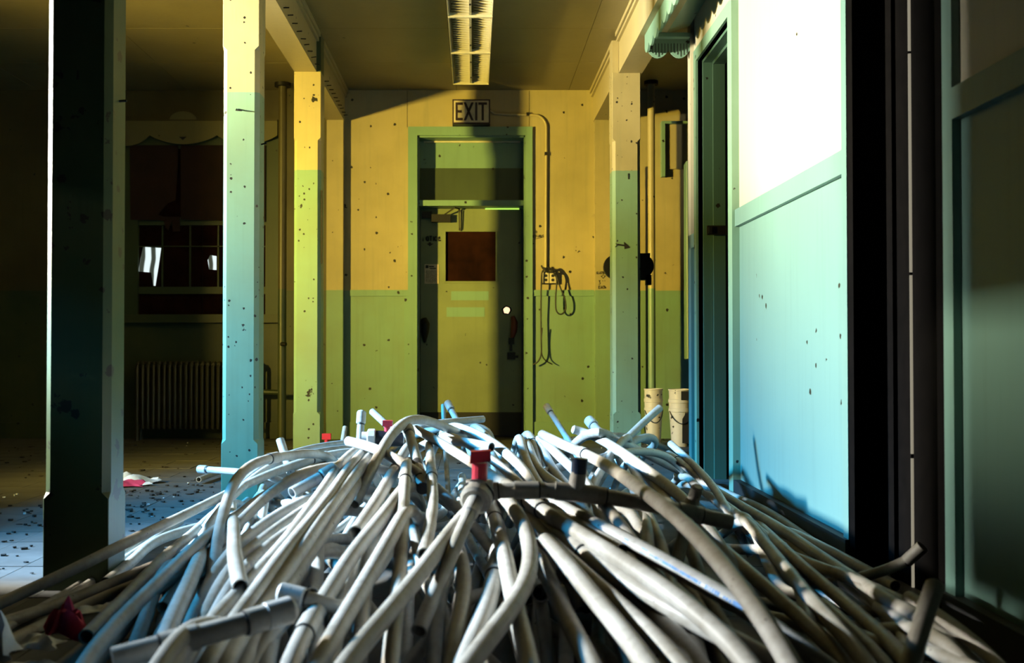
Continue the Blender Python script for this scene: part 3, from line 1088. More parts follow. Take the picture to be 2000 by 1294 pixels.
m.prism([(ex(409), ez(526)), (ex(423), ez(527)), (ex(423), ez(500)), (ex(411), ez(498)), (ex(406), ez(508))], lambda a, b, d: (a, d, b), YE - 0.020, YE - 0.014)
m.build('glass_reflection', 'streaked_reflection', win)

# torn shades
m = MB()
m.prism([(ex(256), ez(285)), (ex(350), ez(285)), (ex(349), ez(330)), (ex(345), ez(392)), (ex(330), ez(398)), (ex(312), ez(420)), (ex(330), ez(427)), (ex(322), ez(432)), (ex(258), ez(430))][::-1],
        lambda a, b, d: (a, d, b), YE - 0.062, YE - 0.055)
tag(m.build('roller_blind', 'shade_cloth', None), 'torn brown window shade with ragged lower right corner', 'blind', 'brown shades over the left window')
m = MB()
m.prism([(ex(355), ez(285)), (ex(520), ez(285)), (ex(520), ez(434)), (ex(356), ez(430))][::-1], lambda a, b, d: (a, d, b), YE - 0.066, YE - 0.059)
tag(m.build('roller_blind', 'shade_cloth', None), 'plain brown window shade hanging straight beside the torn one', 'blind', 'brown shades over the left window')
m = MB()
m.prism([(ex(312), ez(424)), (ex(354), ez(424)), (ex(354), ez(452)), (ex(340), ez(453)), (ex(339), ez(432)), (ex(331), ez(450)), (ex(326), ez(446)), (ex(322), ez(430))][::-1],
        lambda a, b, d: (a, d, b), YE - 0.058, YE - 0.053)
tag(m.build('paper_scrap', 'shade_cloth', None), 'torn paper scrap dangling below the brown shades', 'paper')

# scalloped valance
va = tag(empty('window_valance', (ex(362), YE - 0.10, ez(262))), 'pale scalloped wooden valance above the left window', 'valance')
vo_ = Vector((ex(362), YE - 0.10, ez(262)))
for (a, b, e) in ((240, 298, 268), (298, 428, 268), (428, 545, 268)):
    m = MB()
    n = 14
    for k in range(n):
        def low(t):
            return e + 17 * math.sin(math.pi * t) ** 0.8
        t0, t1 = k / n, (k + 1) / n
        if a == 240:
            t0, t1 = t0 * .72 + .28, t1 * .72 + .28
            q0, q1 = a + (b - a) * k / n, a + (b - a) * (k + 1) / n
            w0, w1 = low(t0) + 6 * (1 - t0), low(t1) + 6 * (1 - t1)
        else:
            q0, q1 = a + (b - a) * t0, a + (b - a) * t1
            w0, w1 = low(t0), low(t1)
        pts = [(ex(q0), ez(w0)), (ex(q1), ez(w1)), (ex(q1), ez(240)), (ex(q0), ez(240))]
        m.prism(pts, lambda p, q, d: (p - vo_.x, d, q - vo_.z), -0.010, 0.010)
    m.build('scallop_board', 'paint_valance', va)
B('shelf_top', 'paint_left_room_shaded', va, ex(240) - vo_.x, ex(545) - vo_.x, -0.012, 0.10, ez(240) - vo_.z, ez(237) - vo_.z)
m = MB()
pl = [(ex(362) + 26 / 225 * math.cos(a) - vo_.x, ez(238) + 17 / 225 * math.sin(a) - vo_.z) for a in [math.pi * k / 14 for k in range(15)]]
m.prism(pl, lambda p, q, d: (p, d, q), -0.008, 0.008)
m.build('half_round_crest', 'paint_valance', va)
m = MB()
m.prism([(ex(355) - vo_.x, ez(271) - vo_.z), (ex(362) - vo_.x, ez(277) - vo_.z), (ex(369) - vo_.x, ez(271) - vo_.z)], lambda p, q, d: (p, d, q), -0.014, -0.009)
m.build('carved_notch', 'ink', va)

# radiator
rd = tag(empty('radiator', (ex(360), YE - 0.16, 0)), 'old column radiator under the left window', 'radiator')
m = MB()
for (dy) in (-0.05, 0.05):
    m.tube([(0, dy, 0.10), (0, dy * 1.0, 0.13), (0, dy, 0.62), (0, dy * 0.4, 0.665)], [0.012, 0.016, 0.016, 0.012], 8)
m.tube([(0, -0.05, 0.64), (0, 0.05, 0.64)], 0.016, 8)
m.tube([(0, -0.05, 0.11), (0, 0.05, 0.11)], 0.016, 8)
sec = m.build('radiator_section', 'radiator_paint', rd, True)
nsec = 22
for k in range(nsec):
    x = ex(284) - ex(360) + k * 10.3 / 225
    if k == 0:
        sec.location = (x, 0, 0)
    else:
        share(sec.data, 'radiator_section', rd, (x, 0, 0))
x0_, x1_ = ex(284) - ex(360), ex(284) - ex(360) + (nsec - 1) * 10.3 / 225
for z in (0.62, 0.12):
    MB().tube([(x0_, 0, z), (x1_, 0, z)], 0.014, 8).build('connecting_pipe', 'radiator_paint', rd, True)
for x in (x0_, x1_):
    for dy in (-0.05, 0.05):
        MB().tube([(x, dy, 0.0), (x, dy, 0.11)], [0.020, 0.013], 8).build('foot', 'radiator_paint', rd, True)
# riser with valve
rs_ = tag(MB().tube([(-1.62, 8.66, 0), (-1.62, 8.66, ZC)], 0.036, 14).build('heating_riser', 'paint_left_room_shaded', None, True),
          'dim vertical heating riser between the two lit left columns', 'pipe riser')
MB().tube([(-1.62, 8.62, ez(672)), (-1.575, 8.60, ez(672))], 0.016, 10).build('valve_lever', 'black_iron', rs_, True)
MB().tube([(-1.62, 8.66, ez(764)), (-1.86, 8.66, ez(762)), (-2.0, 8.70, ez(764))], 0.022, 10).build('branch', 'paint_left_room_shaded', rs_, True)
MB().tube([(-1.62, 8.66, ZC - 0.03), (-1.62, 8.66, ZC)], 0.07, 18).build('ceiling_collar', 'black_iron', rs_, True)
B('panel_board', 'paint_left_room_shaded', wall_lr, ex(515), ex(546), YE - 0.02, YE, ez(330), ez(242))

# ---------------------------------------------------------------- the heap of plastic pipes
YK = [0.6, 1.0, 1.5, 2.0, 2.5, 3.0, 3.6, 4.2, 4.6, 5.0, 5.5, 6.0, 6.6]
HK = [0.08, 0.12, 0.17, 0.225, 0.30, 0.36, 0.405, 0.415, 0.40, 0.34, 0.22, 0.12, 0.05]


def heap(X, Y):
    h = np.interp(Y, YK, HK)
    g = 0.10 + 0.90 * math.exp(-(max(0.0, abs(X - 0.02) - 0.40) / 0.52) ** 2)
    return h * g


def hit(px, py, off):
    """depth at which the line of sight through a pixel meets the heap raised by off"""
    d1 = at(px, py, 1.0)
    sx, sz = d1.x, d1.z - HC
    Y = 0.9
    while Y < 5.2:
        if HC + sz * Y <= max(0.022, heap(sx * Y, Y) + off):
            return Y
        Y += 0.02
    return None


def catmull(P, step=0.045):
    out = []
    for i in range(len(P) - 1):
        p0, p1, p2, p3 = P[max(i - 1, 0)], P[i], P[i + 1], P[min(i + 2, len(P) - 1)]
        n = max(2, int((p2 - p1).length / step))
        for k in range(n):
            t = k / n
            out.append(0.5 * ((2 * p1) + (p2 - p0) * t + (2 * p0 - 5 * p1 + 4 * p2 - p3) * t * t + (3 * p1 - p0 - 3 * p2 + p3) * t ** 3))
    out.append(P[-1].copy())
    return out


def smooth_path(P, it=2):
    for _ in range(it):
        P = [P[0]] + [(P[i - 1] + P[i] * 2 + P[i + 1]) / 4 for i in range(1, len(P) - 1)] + [P[-1]]
    return P


def tube_mesh(path, r, wall=0.0034, seg=12, cap0=False, cap1=False):
    T, fr = frames(path)
    vsl, fs = [], []
    n = len(path)

    def ring(i, rr, sh=0.0):
        a, b = fr[i]
        p = path[i] + T[i] * sh
        for k in range(seg):
            t = 2 * math.pi * k / seg
            vsl.append(p + (a * math.cos(t) + b * math.sin(t)) * rr)
    for i in range(n):
        ring(i, r)
    for i in range(n - 1):
        for k in range(seg):
            fs.append((i * seg + k, i * seg + (k + 1) % seg, (i + 1) * seg + (k + 1) % seg, (i + 1) * seg + k))
    for end, closed in ((0, cap0), (n - 1, cap1)):
        base = end * seg
        s = 1 if end == 0 else -1
        if closed:
            b0 = len(vsl)
            ring(end, r * 0.72, -s * r * 0.30)
            for k in range(seg):
                q = (base + k, base + (k + 1) % seg, b0 + (k + 1) % seg, b0 + k)
                fs.append(q if end else q[::-1])
            f = tuple(range(b0, b0 + seg))
            fs.append(f if end else f[::-1])
        else:
            depth = 0.16
            j = end
            idx = [end]
            acc = 0.0
            while acc < depth and 0 <= j + s < n:
                acc += (path[j + s] - path[j]).length
                j += s
                idx.append(j)
            prev = base
            for i in idx:
                b0 = len(vsl)
                ring(i, r - wall)
                for k in range(seg):
                    q = (prev + k, prev + (k + 1) % seg, b0 + (k + 1) % seg, b0 + k)
                    fs.append(q if end else q[::-1])
                prev = b0
            f = tuple(range(prev, prev + seg))
            fs.append(f if end else f[::-1])
    m = MB()
    m.add(vsl, fs)
    return m


def sub_path(path, i, half):
    """piece of the path of the given half length around sample i"""
    a = b = i
    la = lb = 0.0
    while a > 0 and la < half:
        la += (path[a] - path[a - 1]).length
        a -= 1
    while b < len(path) - 1 and lb < half:
        lb += (path[b] - path[b + 1]).length
        b += 1
    c = path[i]
    t = (path[min(i + 1, len(path) - 1)] - path[max(i - 1, 0)]).normalized()
    return [c - t * half, c, c + t * half]


def project(p):
    v = p - Vector((0, 0, HC))
    f = v.y * math.cos(PITCH) + v.z * math.sin(PITCH)
    u = -v.y * math.sin(PITCH) + v.z * math.cos(PITCH)
    return 1000 + FPX * (v.x / f - SHX), 647 - FPX * u / f


def nearest(path, px, py):
    best, bi = 1e9, 0
    for i, p in enumerate(path):
        a, b = project(p)
        d = (a - px) ** 2 + (b - py) ** 2
        if d < best:
            best, bi = d, i
    return bi


PIPES = []
GRP = 'plastic pipes heaped along the corridor floor'


def pipe(label, pts, L=0, D=0.040, far='t', near='o', joints=(), caps=(), mat='pvc', grp=GRP, stub=None):
    """far / near end: t runs on out of sight, o open, c closed, k fitted with a cap"""
    off = 0.010 - 0.034 * L
    D = D * 0.88
    explicit = [len(p) > 2 for p in pts]
    Ys = []
    for p in pts:
        Ys.append(p[2] if len(p) > 2 else hit(p[0], p[1], off))
    good = [i for i, y in enumerate(Ys) if y is not None]
    Ys = list(np.interp(range(len(Ys)), good, [Ys[i] for i in good])) if good else [4.0] * len(pts)
    if not any(explicit) and len(pts) >= 4:
        s = np.linspace(0, 1, len(pts))
        c = np.polyfit(s, np.log(Ys), 2 if len(pts) < 7 else 3)
        fit = np.exp(np.polyval(c, s))
        Ys = [0.35 * a + 0.65 * b for a, b in zip(Ys, fit)]
    P = [at(p[0], p[1], y) for p, y in zip(pts, Ys)]
    if far == 't':
        d = (P[0] - P[1]).normalized()
        q = P[0].copy()
        v = Vector((d.x * 0.5, abs(d.y) * 0.6 + 0.25, min(d.z, 0.0)))
        for k in range(1, 4):
            q = q + Vector((v.x * 0.22, v.y * 0.30, -0.035 * k))
            q.z = max(q.z, 0.03)
            P.insert(0, q.copy())
    if near == 't':
        d = (P[-1] - P[-2]).normalized()
        q = P[-1] + d * 0.20
        q.z = max(q.z - 0.045, 0.03)
        P.append(q)
        q = q + d * 0.25
        q.z = max(q.z - 0.10, 0.022)
        P.append(q)
    path = smooth_path(catmull(P), 3)
    for q in path:
        q.z = max(q.z, D / 2 + 0.001)
        lim = rwx(q.y) - D / 2 - 0.014
        if q.x > lim and q.y < 6.3:
            q.x = lim
    PIPES.append(dict(label=label, path=path, r=D / 2, far=far, near=near, joints=joints, mat=mat, grp=grp, stub=stub, L=L,
                      caps=caps))
    return PIPES[-1]


# --- left flank
pipe('long pipe along the left edge of the heap, passing in front of both left columns',
     [(-60, 1206, 2.85), (0, 1176, 2.92), (147, 1112, 3.05), (235, 1064, 3.15), (336, 1017, 3.5), (434, 969, 3.9), (518, 927, 4.1), (585, 903, 4.15), (622, 890, 4.2), (690, 878, 4.3)][::-1], 0, 0.040, joints=[(622, 890)])
pipe('arched pipe on the left that bends sharply down towards the viewer',
     [(600, 884, 3.98), (560, 889, 3.82), (531, 895, 3.7), (493, 899, 3.55), (468, 916, 3.45), (449, 948, 3.35), (440, 990, 3.2), (428, 1036, 3.05), (417, 1086, 2.88), (412, 1150, 2.70), (412, 1212, 2.56)], -1.2, 0.040, near='o', joints=[(533, 895)])
pipe('long pipe from the left hump to the bottom edge left of the rag',
     [(607, 910), (552, 943), (493, 985), (447, 1020), (404, 1046), (336, 1112), (269, 1175), (210, 1238), (160, 1300)], 0, 0.042, near='t', joints=[(596, 916)])
pipe('pipe running beside the long left pipe and ending open near the pink rag',
     [(429, 994), (378, 1040), (320, 1088), (252, 1160), (202, 1208), (168, 1243)], 0.4, 0.040, near='o')
pipe('low pipe at far left just above the pink rag', [(330, 1092), (311, 1101), (210, 1141), (147, 1170), (63, 1198), (-30, 1228)], 1, 0.040, near='t')
pipe('low pipe at far left passing behind the pink rag', [(330, 1112), (273, 1137), (177, 1176), (84, 1221), (0, 1262)], 1.3, 0.040, near='t')
pipe('dented dull pipe under the left edge pipe, left of the arched pipe', [(410, 1018), (383, 1030), (335, 1043), (294, 1061), (256, 1098), (206, 1139)], 1, 0.044)
pipe('short thin pipe beside the foot of the dark column', [(225, 1094), (210, 1103), (126, 1162), (50, 1203)], 1.2, 0.030, near='t')
pipe('pale thin pipe beside the foot of the dark column, right of the short one', [(250, 1088), (235, 1097), (180, 1135), (128, 1172)], 1.2, 0.034)
pipe('stubby open pipe bending straight down inside the arched pipe', [(452, 985), (456, 1019), (457, 1060), (458, 1090), (463, 1120), (470, 1146)], -0.2, 0.042, near='o')
pipe('open pipe with a ring joint ending at the lower left edge', [(405, 1050), (391, 1086), (362, 1154), (332, 1217), (310, 1284)], 0.6, 0.046, near='o', joints=[(318, 1262)])
pipe('crosswise pipe with an elbow end at the lower left', [(560, 1192, 1.92), (476, 1221, 1.87), (363, 1248, 1.82), (220, 1286, 1.77)], -1.5, 0.046, far='k', near='o', joints=[(528, 1203), (372, 1246)])
pipe('capped crosswise stub above the elbowed pipe at lower left', [(556, 1158, 2.13), (585, 1164, 2.14), (623, 1175, 2.15), (670, 1189, 2.17)], 0, 0.038, far='k', near='o')
pipe('white capped pipe end poking out left in front of the turquoise column', [(392, 916, 4.55), (430, 918, 4.5), (470, 921, 4.4), (530, 928, 4.25)], 0, 0.034, far='k', near='t', mat='pvc_clean')
pipe('open pipe end lying on the floor left of the turquoise column', [(388, 936, 5.9), (436, 918, 6.3), (480, 905, 6.6)], 0, 0.036, far='o', near='t', mat='pvc_clean')
pipe('open pipe end standing upright right of the turquoise column', [(547, 858, 4.30), (553, 878, 4.28), (561, 903, 4.25), (568, 922, 4.2)], 0, 0.040, far='o', near='o', mat='pvc_clean')
pipe('thin pipe curving over the back left of the heap', [(690, 862, 4.9), (644, 868, 4.8), (600, 876, 4.6), (577, 881, 4.5), (540, 896, 4.35), (505, 918, 4.2), (470, 942, 4.05)], 0, 0.036, near='t', mat='pvc_clean')
pipe('second thin pipe curving over the back left of the heap', [(690, 872, 4.7), (640, 879, 4.6), (590, 886, 4.5), (548, 899, 4.35), (514, 918, 4.2), (480, 945, 4.0), (440, 980, 3.8)], 0, 0.036, near='t')
pipe('short clean pipe with a fitting left of the three parallel pipes', [(650, 918, 3.35), (634, 928, 3.32), (596, 948, 3.25), (570, 962, 3.2)], 0, 0.042, far='k', near='o', mat='pvc_clean')
pipe('pipe lying level beside the short clean pipe', [(700, 905, 3.6), (661, 908, 3.58), (611, 911, 3.5), (575, 925, 3.4)], 0, 0.038, near='t')
pipe('shaded brownish pipe under the left hump, upper of two', [(660, 950), (619, 964), (539, 1002), (468, 1061), (430, 1100)], 1.4, 0.040, near='t')
pipe('shaded brownish pipe under the left hump, lower of two', [(660, 962), (619, 978), (539, 1034), (468, 1088), (440, 1120)], 1.7, 0.040, near='t')
pipe('shaded brownish pipe under the left hump, lowest, mostly buried', [(640, 995), (590, 1016), (530, 1060), (478, 1110), (440, 1160)], 2.0, 0.040, near='t')

# --- centre left
pipe('leftmost of the three parallel pipes sweeping down left of centre',
     [(699, 876), (661, 910), (632, 956), (585, 1019), (560, 1057), (501, 1120), (455, 1170), (409, 1214), (367, 1267), (345, 1300)], 0.2, 0.038, near='t')
pipe('middle one of the three parallel pipes sweeping down left of centre',
     [(716, 878), (678, 920), (640, 976), (592, 1034), (540, 1098), (493, 1166), (447, 1228), (398, 1298)], 0, 0.040, near='t')
pipe('rightmost of the three parallel pipes sweeping down left of centre',
     [(728, 884), (690, 930), (652, 980), (612, 1038), (565, 1105), (516, 1176), (472, 1235), (436, 1298)], 0.2, 0.042, near='t')
pipe('shaded pipe right of the three parallel pipes', [(712, 920), (690, 955), (655, 1010), (612, 1070), (572, 1128), (530, 1190), (492, 1250), (470, 1300)], 0.9, 0.042, near='t')
pipe('arched pipe curling up at the crest and ending open below it left of centre',
     [(905, 850, 4.2), (870, 832, 4.1), (834, 820, 3.98), (804, 813, 3.85), (775, 830, 3.7), (749, 868, 3.55), (728, 914, 3.4), (707, 956, 3.3), (692, 984, 3.25)], 0, 0.042, far='o', near='o')
pipe('open-ended pipe right of the arched crest pipe, left of the banded one', [(800, 868), (770, 918), (737, 977), (712, 1015), (695, 1040)], 0.5, 0.044, near='o')
pipe('ring-jointed pipe running from centre to the bottom edge, left of the valve pipe',
     [(790, 950), (775, 973), (737, 1023), (686, 1084), (644, 1154), (602, 1221), (577, 1263), (560, 1304)], 0.3, 0.044, near='t', joints=[(604, 1216)])
pipe('short pipe curving down beside the ring-jointed pipe', [(790, 962), (770, 985), (735, 1040), (718, 1090), (712, 1150), (706, 1200)], 0.7, 0.042, near='t')
pipe('bowed pipe in shadow left of the vertical centre pipe', [(725, 1040), (716, 1053), (684, 1107), (667, 1170), (661, 1225), (640, 1300)], 1.0, 0.042, near='t')
pipe('straight nearly vertical pipe left of the valve pipe', [(795, 900), (792, 925), (787, 1002), (783, 1086), (776, 1170), (766, 1250)], 0.2, 0.040, near='t', joints=[(790, 930)])
pipe('smooth pipe crossing in front of the straight vertical pipe', [(790, 1000), (766, 1044), (728, 1112), (686, 1183), (650, 1245), (615, 1300)], 0, 0.044, near='t')
pipe('big blurred pipe slanting to the bottom edge left of the valve pipe', [(935, 978), (895, 1020), (846, 1084), (800, 1147), (745, 1212), (690, 1276), (660, 1312)], -0.6, 0.044, near='t')
pipe('pipe with a black band and open mouth below the crest', [(797, 838, 3.75), (806, 870, 3.62), (818, 905, 3.5), (824, 946, 3.38)], 0, 0.040, far='k', near='o', joints=[(822, 926)])
PIPES[-1]['band'] = (817, 908)
pipe('pipe with a ring joint hanging right of the black-banded pipe', [(836, 850), (838, 862), (842, 918), (846, 985), (836, 1044), (828, 1082)], 0.1, 0.038, near='o', joints=[(844, 928)])
pipe('pale pipe lying across the crest left of the black-banded pipe', [(679, 861, 3.62), (712, 866, 3.6), (737, 873, 3.57), (770, 893, 3.5), (813, 919, 3.42), (850, 945, 3.35)], 0, 0.040, far='c', near='t', mat='pvc_clean')
pipe('capped pipe standing upright at the back left of the crest', [(706, 808, 4.35), (704, 835, 4.33), (702, 868, 4.3)], 0, 0.036, far='k', near='t', mat='pvc_clean')
pipe('round-ended pipe leaning up behind the red-handled black valve', [(727, 803, 4.6), (745, 820, 4.55), (768, 842, 4.5), (790, 860, 4.4)], 0, 0.036, far='c', near='t', mat='pvc_clean')
pipe('pipe running from the crest diagonally down to the red valve',
     [(812, 838, 3.85), (842, 852, 3.75), (873, 873, 3.62), (905, 891, 3.5), (943, 917, 3.36), (981, 941, 3.2), (1012, 962, 3.08), (1050, 985, 2.95)], 0, 0.038, far='c', near='t', joints=[(998, 952)])
pipe('short pipe with open mouth facing right at the centre of the crest', [(868, 856, 3.9), (905, 861, 3.83), (960, 873, 3.72)], 0, 0.040, far='t', near='o', mat='pvc_clean')
pipe('pale pipe curving over the crest right of the open-mouthed one', [(890, 830, 4.25), (905, 837, 4.18), (943, 852, 4.0), (971, 869, 3.85), (998, 892, 3.66), (1023, 918, 3.48), (1040, 945, 3.3)], 0, 0.042, near='t', mat='pvc_clean')
pipe('pipe curving over the crest below the pale one', [(878, 848, 4.05), (915, 868, 3.88), (950, 889, 3.7), (985, 915, 3.5), (1020, 950, 3.3), (1050, 985, 3.1)], 0, 0.036, near='t')
pipe('brown shaded pipe lying level along the far crest', [(815, 829, 4.5), (870, 824, 4.6), (944, 818, 4.75)], 0, 0.036, near='o')
pipe('capped pipe leaning up in front of the exit door', [(875, 788, 5.3), (886, 808, 5.25), (902, 838, 5.2), (912, 860, 5.1)], 0, 0.036, far='k', near='t', mat='pvc_clean')
pipe('brown stick-like pipe standing behind the leaning capped pipe', [(866, 790, 5.7), (866, 812, 5.7), (868, 838, 5.6)], 0, 0.030, far='o', near='t')
pipe('warm-lit elbowed pipe lying at the back before the exit door', [(850, 836, 5.0), (900, 832, 5.05), (945, 827, 5.1), (960, 832, 5.1), (962, 856, 5.05)], 0, 0.042, near='t')
pipe('shaded pipe ducking under the open-mouthed crest pipe', [(930, 830, 4.9), (950, 850, 4.7), (965, 868, 4.5), (985, 895, 4.2)], 0, 0.036, near='t')
pipe('valve pipe hanging from the large red-handled valve with its open end towards the viewer', [(930, 974, 2.62), (905, 1028, 2.5), (871, 1107, 2.36), (832, 1195, 2.22), (818, 1232, 2.17)], -1, 0.040, far='o', near='o')
PIPES[-1]['valve'] = True
pipe('cross pipe joining the red-handled valve to the right side of the heap',
     [(926, 962, 2.68), (950, 957, 2.68), (1027, 952, 2.70), (1094, 957, 2.72), (1153, 962, 2.73), (1263, 982, 2.74), (1339, 999, 2.74), (1427, 1020, 2.73)], -1, 0.046, far='o', near='o',
     joints=[(955, 957), (1030, 952), (1150, 962), (1352, 1002)])
PIPES[-1]['tee'] = True
pipe('downward branch hanging from the right end of the cross pipe', [(1163, 966, 2.70), (1175, 978, 2.68), (1200, 1008, 2.64), (1232, 1044, 2.58)], 0, 0.036, far='o', near='t', joints=[(1168, 970)])

# --- bottom centre
pipe('strongly bowed pipe curving left towards the bottom right of the valve pipe',
     [(975, 955), (985, 973), (1019, 1011), (1038, 1065), (1036, 1124), (1002, 1187), (951, 1250), (905, 1304)], -0.6, 0.044, near='t')
pipe('pipe with a ring joint running straight down beside the bowed pipe', [(950, 955), (957, 977), (968, 1019), (985, 1078), (998, 1149), (1019, 1234), (1037, 1302)], 0.2, 0.044, near='t', joints=[(967, 1010)])
pipe('ring-jointed pipe emerging below the valve at bottom centre', [(972, 1080), (968, 1112), (960, 1170), (936, 1225), (900, 1304)], 0.8, 0.046, near='t', joints=[(967, 1116)])
pipe('dim bowed pipe at bottom centre left of the ring-jointed one', [(890, 1060), (901, 1086), (909, 1150), (897, 1213), (880, 1304)], 1.0, 0.044, near='t')
pipe('dim pipe in the dark gap right of the bowed pipe', [(1045, 1070), (1057, 1099), (1086, 1162), (1120, 1234), (1160, 1304)], 0.9, 0.046, near='t')
pipe('round-ended pipe starting right of the bowed pipe and running to the bottom', [(1064, 1056, 2.42), (1085, 1072, 2.37), (1118, 1112, 2.27), (1178, 1190, 2.1), (1235, 1252, 1.97), (1275, 1304, 1.88)], 0, 0.046, far='c', near='t')
pipe('pipe with dappled shadow right of the bowed pipe', [(995, 965), (1006, 985), (1052, 1034), (1103, 1084), (1178, 1152), (1254, 1219), (1310, 1274), (1340, 1304)], 0.5, 0.042, near='t')
pipe('thick pale pipe sweeping from the cross pipe to the lower right',
     [(1005, 955), (1019, 969), (1061, 1000), (1110, 1028), (1160, 1058), (1200, 1085), (1284, 1137), (1360, 1195), (1420, 1245), (1470, 1300)], 0, 0.046, near='t', joints=[(1026, 975), (1046, 990)])
pipe('thick ring-jointed pipe below the thick pale one', [(1070, 1030), (1085, 1042), (1124, 1070), (1178, 1108), (1242, 1150), (1300, 1185), (1368, 1219), (1452, 1259), (1540, 1304)], 0.4, 0.050, near='t', joints=[(1128, 1072)])
pipe('open-mouthed pipe lying between the thick pale pipe and the printed one', [(1030, 962), (1048, 973), (1085, 997), (1120, 1019), (1178, 1053), (1213, 1075)], 0.1, 0.040, near='o', joints=[(1052, 976)])
pipe('pipe with blue printed lettering crossing the right half of the heap',
     [(1052, 966), (1069, 977), (1136, 1011), (1200, 1043), (1284, 1086), (1347, 1126), (1402, 1157), (1469, 1194), (1560, 1250)], 0, 0.044, near='t', mat='pvc_clean', joints=[(1073, 980)])
PIPES[-1]['print'] = True
pipe('ring-jointed pipe at the bottom right of centre', [(1160, 1130), (1200, 1170), (1240, 1218), (1285, 1268), (1310, 1300)], 0.8, 0.050, near='t', joints=[(1298, 1284)])
pipe('blurred pipe at the bottom edge right of centre', [(1262, 1170), (1297, 1213), (1335, 1256), (1375, 1304)], 1.0, 0.048, near='t')
pipe('dim pipe under the printed pipe', [(1250, 1096), (1285, 1120), (1340, 1170), (1400, 1230), (1450, 1290)], 1.2, 0.042, near='t')

# --- right half
pipe('long pipe arching from the crest across the printed pipe to the bottom',
     [(1059, 848, 4.2), (1097, 867, 3.95), (1141, 885, 3.65), (1170, 900, 3.42), (1200, 918, 3.15), (1276, 973, 2.60), (1339, 1023, 2.34), (1398, 1086, 2.15), (1452, 1154, 1.98), (1503, 1225, 1.84), (1552, 1300, 1.72)], -0.6, 0.044, far='o', near='t', joints=[(1143, 886)])
pipe('long pipe from the right crest running to the right wall base',
     [(1172, 842), (1200, 857), (1250, 880), (1326, 918), (1381, 948), (1452, 990), (1520, 1029), (1578, 1069), (1642, 1112), (1700, 1150), (1790, 1204), (1850, 1244)], -0.5, 0.044, far='t', near='t', joints=[(1384, 950)])
pipe('pipe beside the long right pipe, ducking under it at its lower end', [(1120, 838), (1140, 842), (1160, 851), (1205, 876), (1255, 912), (1300, 945), (1345, 980)], 0.0, 0.042, far='c', near='t', mat='pvc_clean')
pipe('pipe branching off below the long right pipe towards the bottom', [(1350, 945), (1385, 964), (1452, 1013), (1494, 1061), (1536, 1112), (1599, 1187), (1655, 1245), (1705, 1304)], 0.2, 0.042, near='t')
pipe('dirty brown pipe below the long right pipe', [(1455, 1000), (1490, 1032), (1557, 1097), (1640, 1167), (1720, 1237), (1775, 1294)], 0.8, 0.042, near='t')
pipe('pipe lying closest to the right wall base', [(1440, 970), (1473, 985), (1536, 1010), (1620, 1052), (1700, 1098), (1745, 1124)], 0.4, 0.040, near='o')
pipe('open-mouthed pipe ending before the dark double door', [(1540, 1035), (1576, 1053), (1643, 1086), (1700, 1118), (1748, 1144)], 0.2, 0.040, near='o', mat='pvc_clean')
pipe('bluish pipe below the open-mouthed right pipe', [(1545, 1065), (1580, 1091), (1625, 1120), (1668, 1149), (1735, 1196), (1800, 1246)], 0.6, 0.044, near='t', mat='pvc_clean')
pipe('short bluish pipe end in the dark at lower right', [(1607, 1177), (1640, 1206), (1700, 1263), (1740, 1300)], 0.9, 0.036, far='c', near='t', mat='pvc_clean')
pipe('dim pipe between the long arching pipe and its right neighbour', [(1395, 1055), (1427, 1086), (1503, 1154), (1566, 1205), (1640, 1275)], 1.2, 0.042, near='t')
pipe('pipe running off the lower right corner behind the upright stub', [(1775, 1166, 2.55), (1815, 1190, 2.45), (1862, 1219, 2.34), (1958, 1298, 2.15)], 0, 0.038, far='c', near='t')
pipe('upright stub leaning out of the heap at lower right', [(1826, 1142, 2.02), (1812, 1180, 2.0), (1794, 1236, 1.97), (1774, 1304, 1.93)], 0, 0.042, far='c', near='t')
pipe('pipe leaning low across the foot of the dark double door', [(1842, 1081, 2.98), (1800, 1091, 3.0), (1748, 1107, 3.05), (1700, 1125, 3.1)], 0, 0.036, far='o', near='t', joints=[(1822, 1086)])
pipe('capped pipe leaning up left before the green panel beside the exit door', [(1068, 794, 5.5), (1082, 815, 5.45), (1113, 863, 5.3), (1125, 882, 5.2)], 0, 0.034, far='k', near='t', mat='pvc_clean', joints=[(1112, 860)])
pipe('thick capped pipe stub leaning left before the arrow column', [(1152, 822, 5.0), (1165, 838, 4.95), (1185, 860, 4.85), (1205, 885, 4.7)], 0, 0.048, far='k', near='t', mat='pvc_clean')
pipe('round-ended pipe slanting up right in front of the buckets', [(1289, 796, 4.9), (1262, 818, 4.85), (1218, 862, 4.75), (1190, 892, 4.65), (1150, 945, 4.5)], 0, 0.040, far='c', near='t')
pipe('broken pipe end pointing up before the booth corner, right of the ringed one', [(1310, 866, 4.7), (1330, 883, 4.6), (1370, 923, 4.35), (1392, 945, 4.2)], 0, 0.036, far='o', near='t', mat='pvc_clean')
pipe('ringed pipe end beside the broken one before the booth corner', [(1303, 886, 4.6), (1322, 897, 4.55), (1355, 922, 4.4), (1378, 940, 4.3)], 0, 0.038, far='o', near='t', mat='pvc_clean', joints=[(1316, 894)])
pipe('pipe sloping down behind the cross pipe right of the tee', [(1215, 878), (1234, 906), (1250, 945), (1258, 1000), (1264, 1046)], 0.8, 0.038, near='t', joints=[(1254, 950)])
pipe('pipe sloping right behind the long arching pipe', [(1240, 900), (1263, 927), (1290, 962), (1312, 994), (1330, 1020)], 0.8, 0.038, near='t', joints=[(1306, 987)])
pipe('short pipe below the cross pipe, left one of two', [(1225, 990), (1240, 1010), (1262, 1050), (1275, 1085)], 0.9, 0.036, near='t')
pipe('short pipe below the cross pipe, right one of two', [(1250, 980), (1262, 1000), (1282, 1042), (1296, 1078)], 0.9, 0.038, near='t')
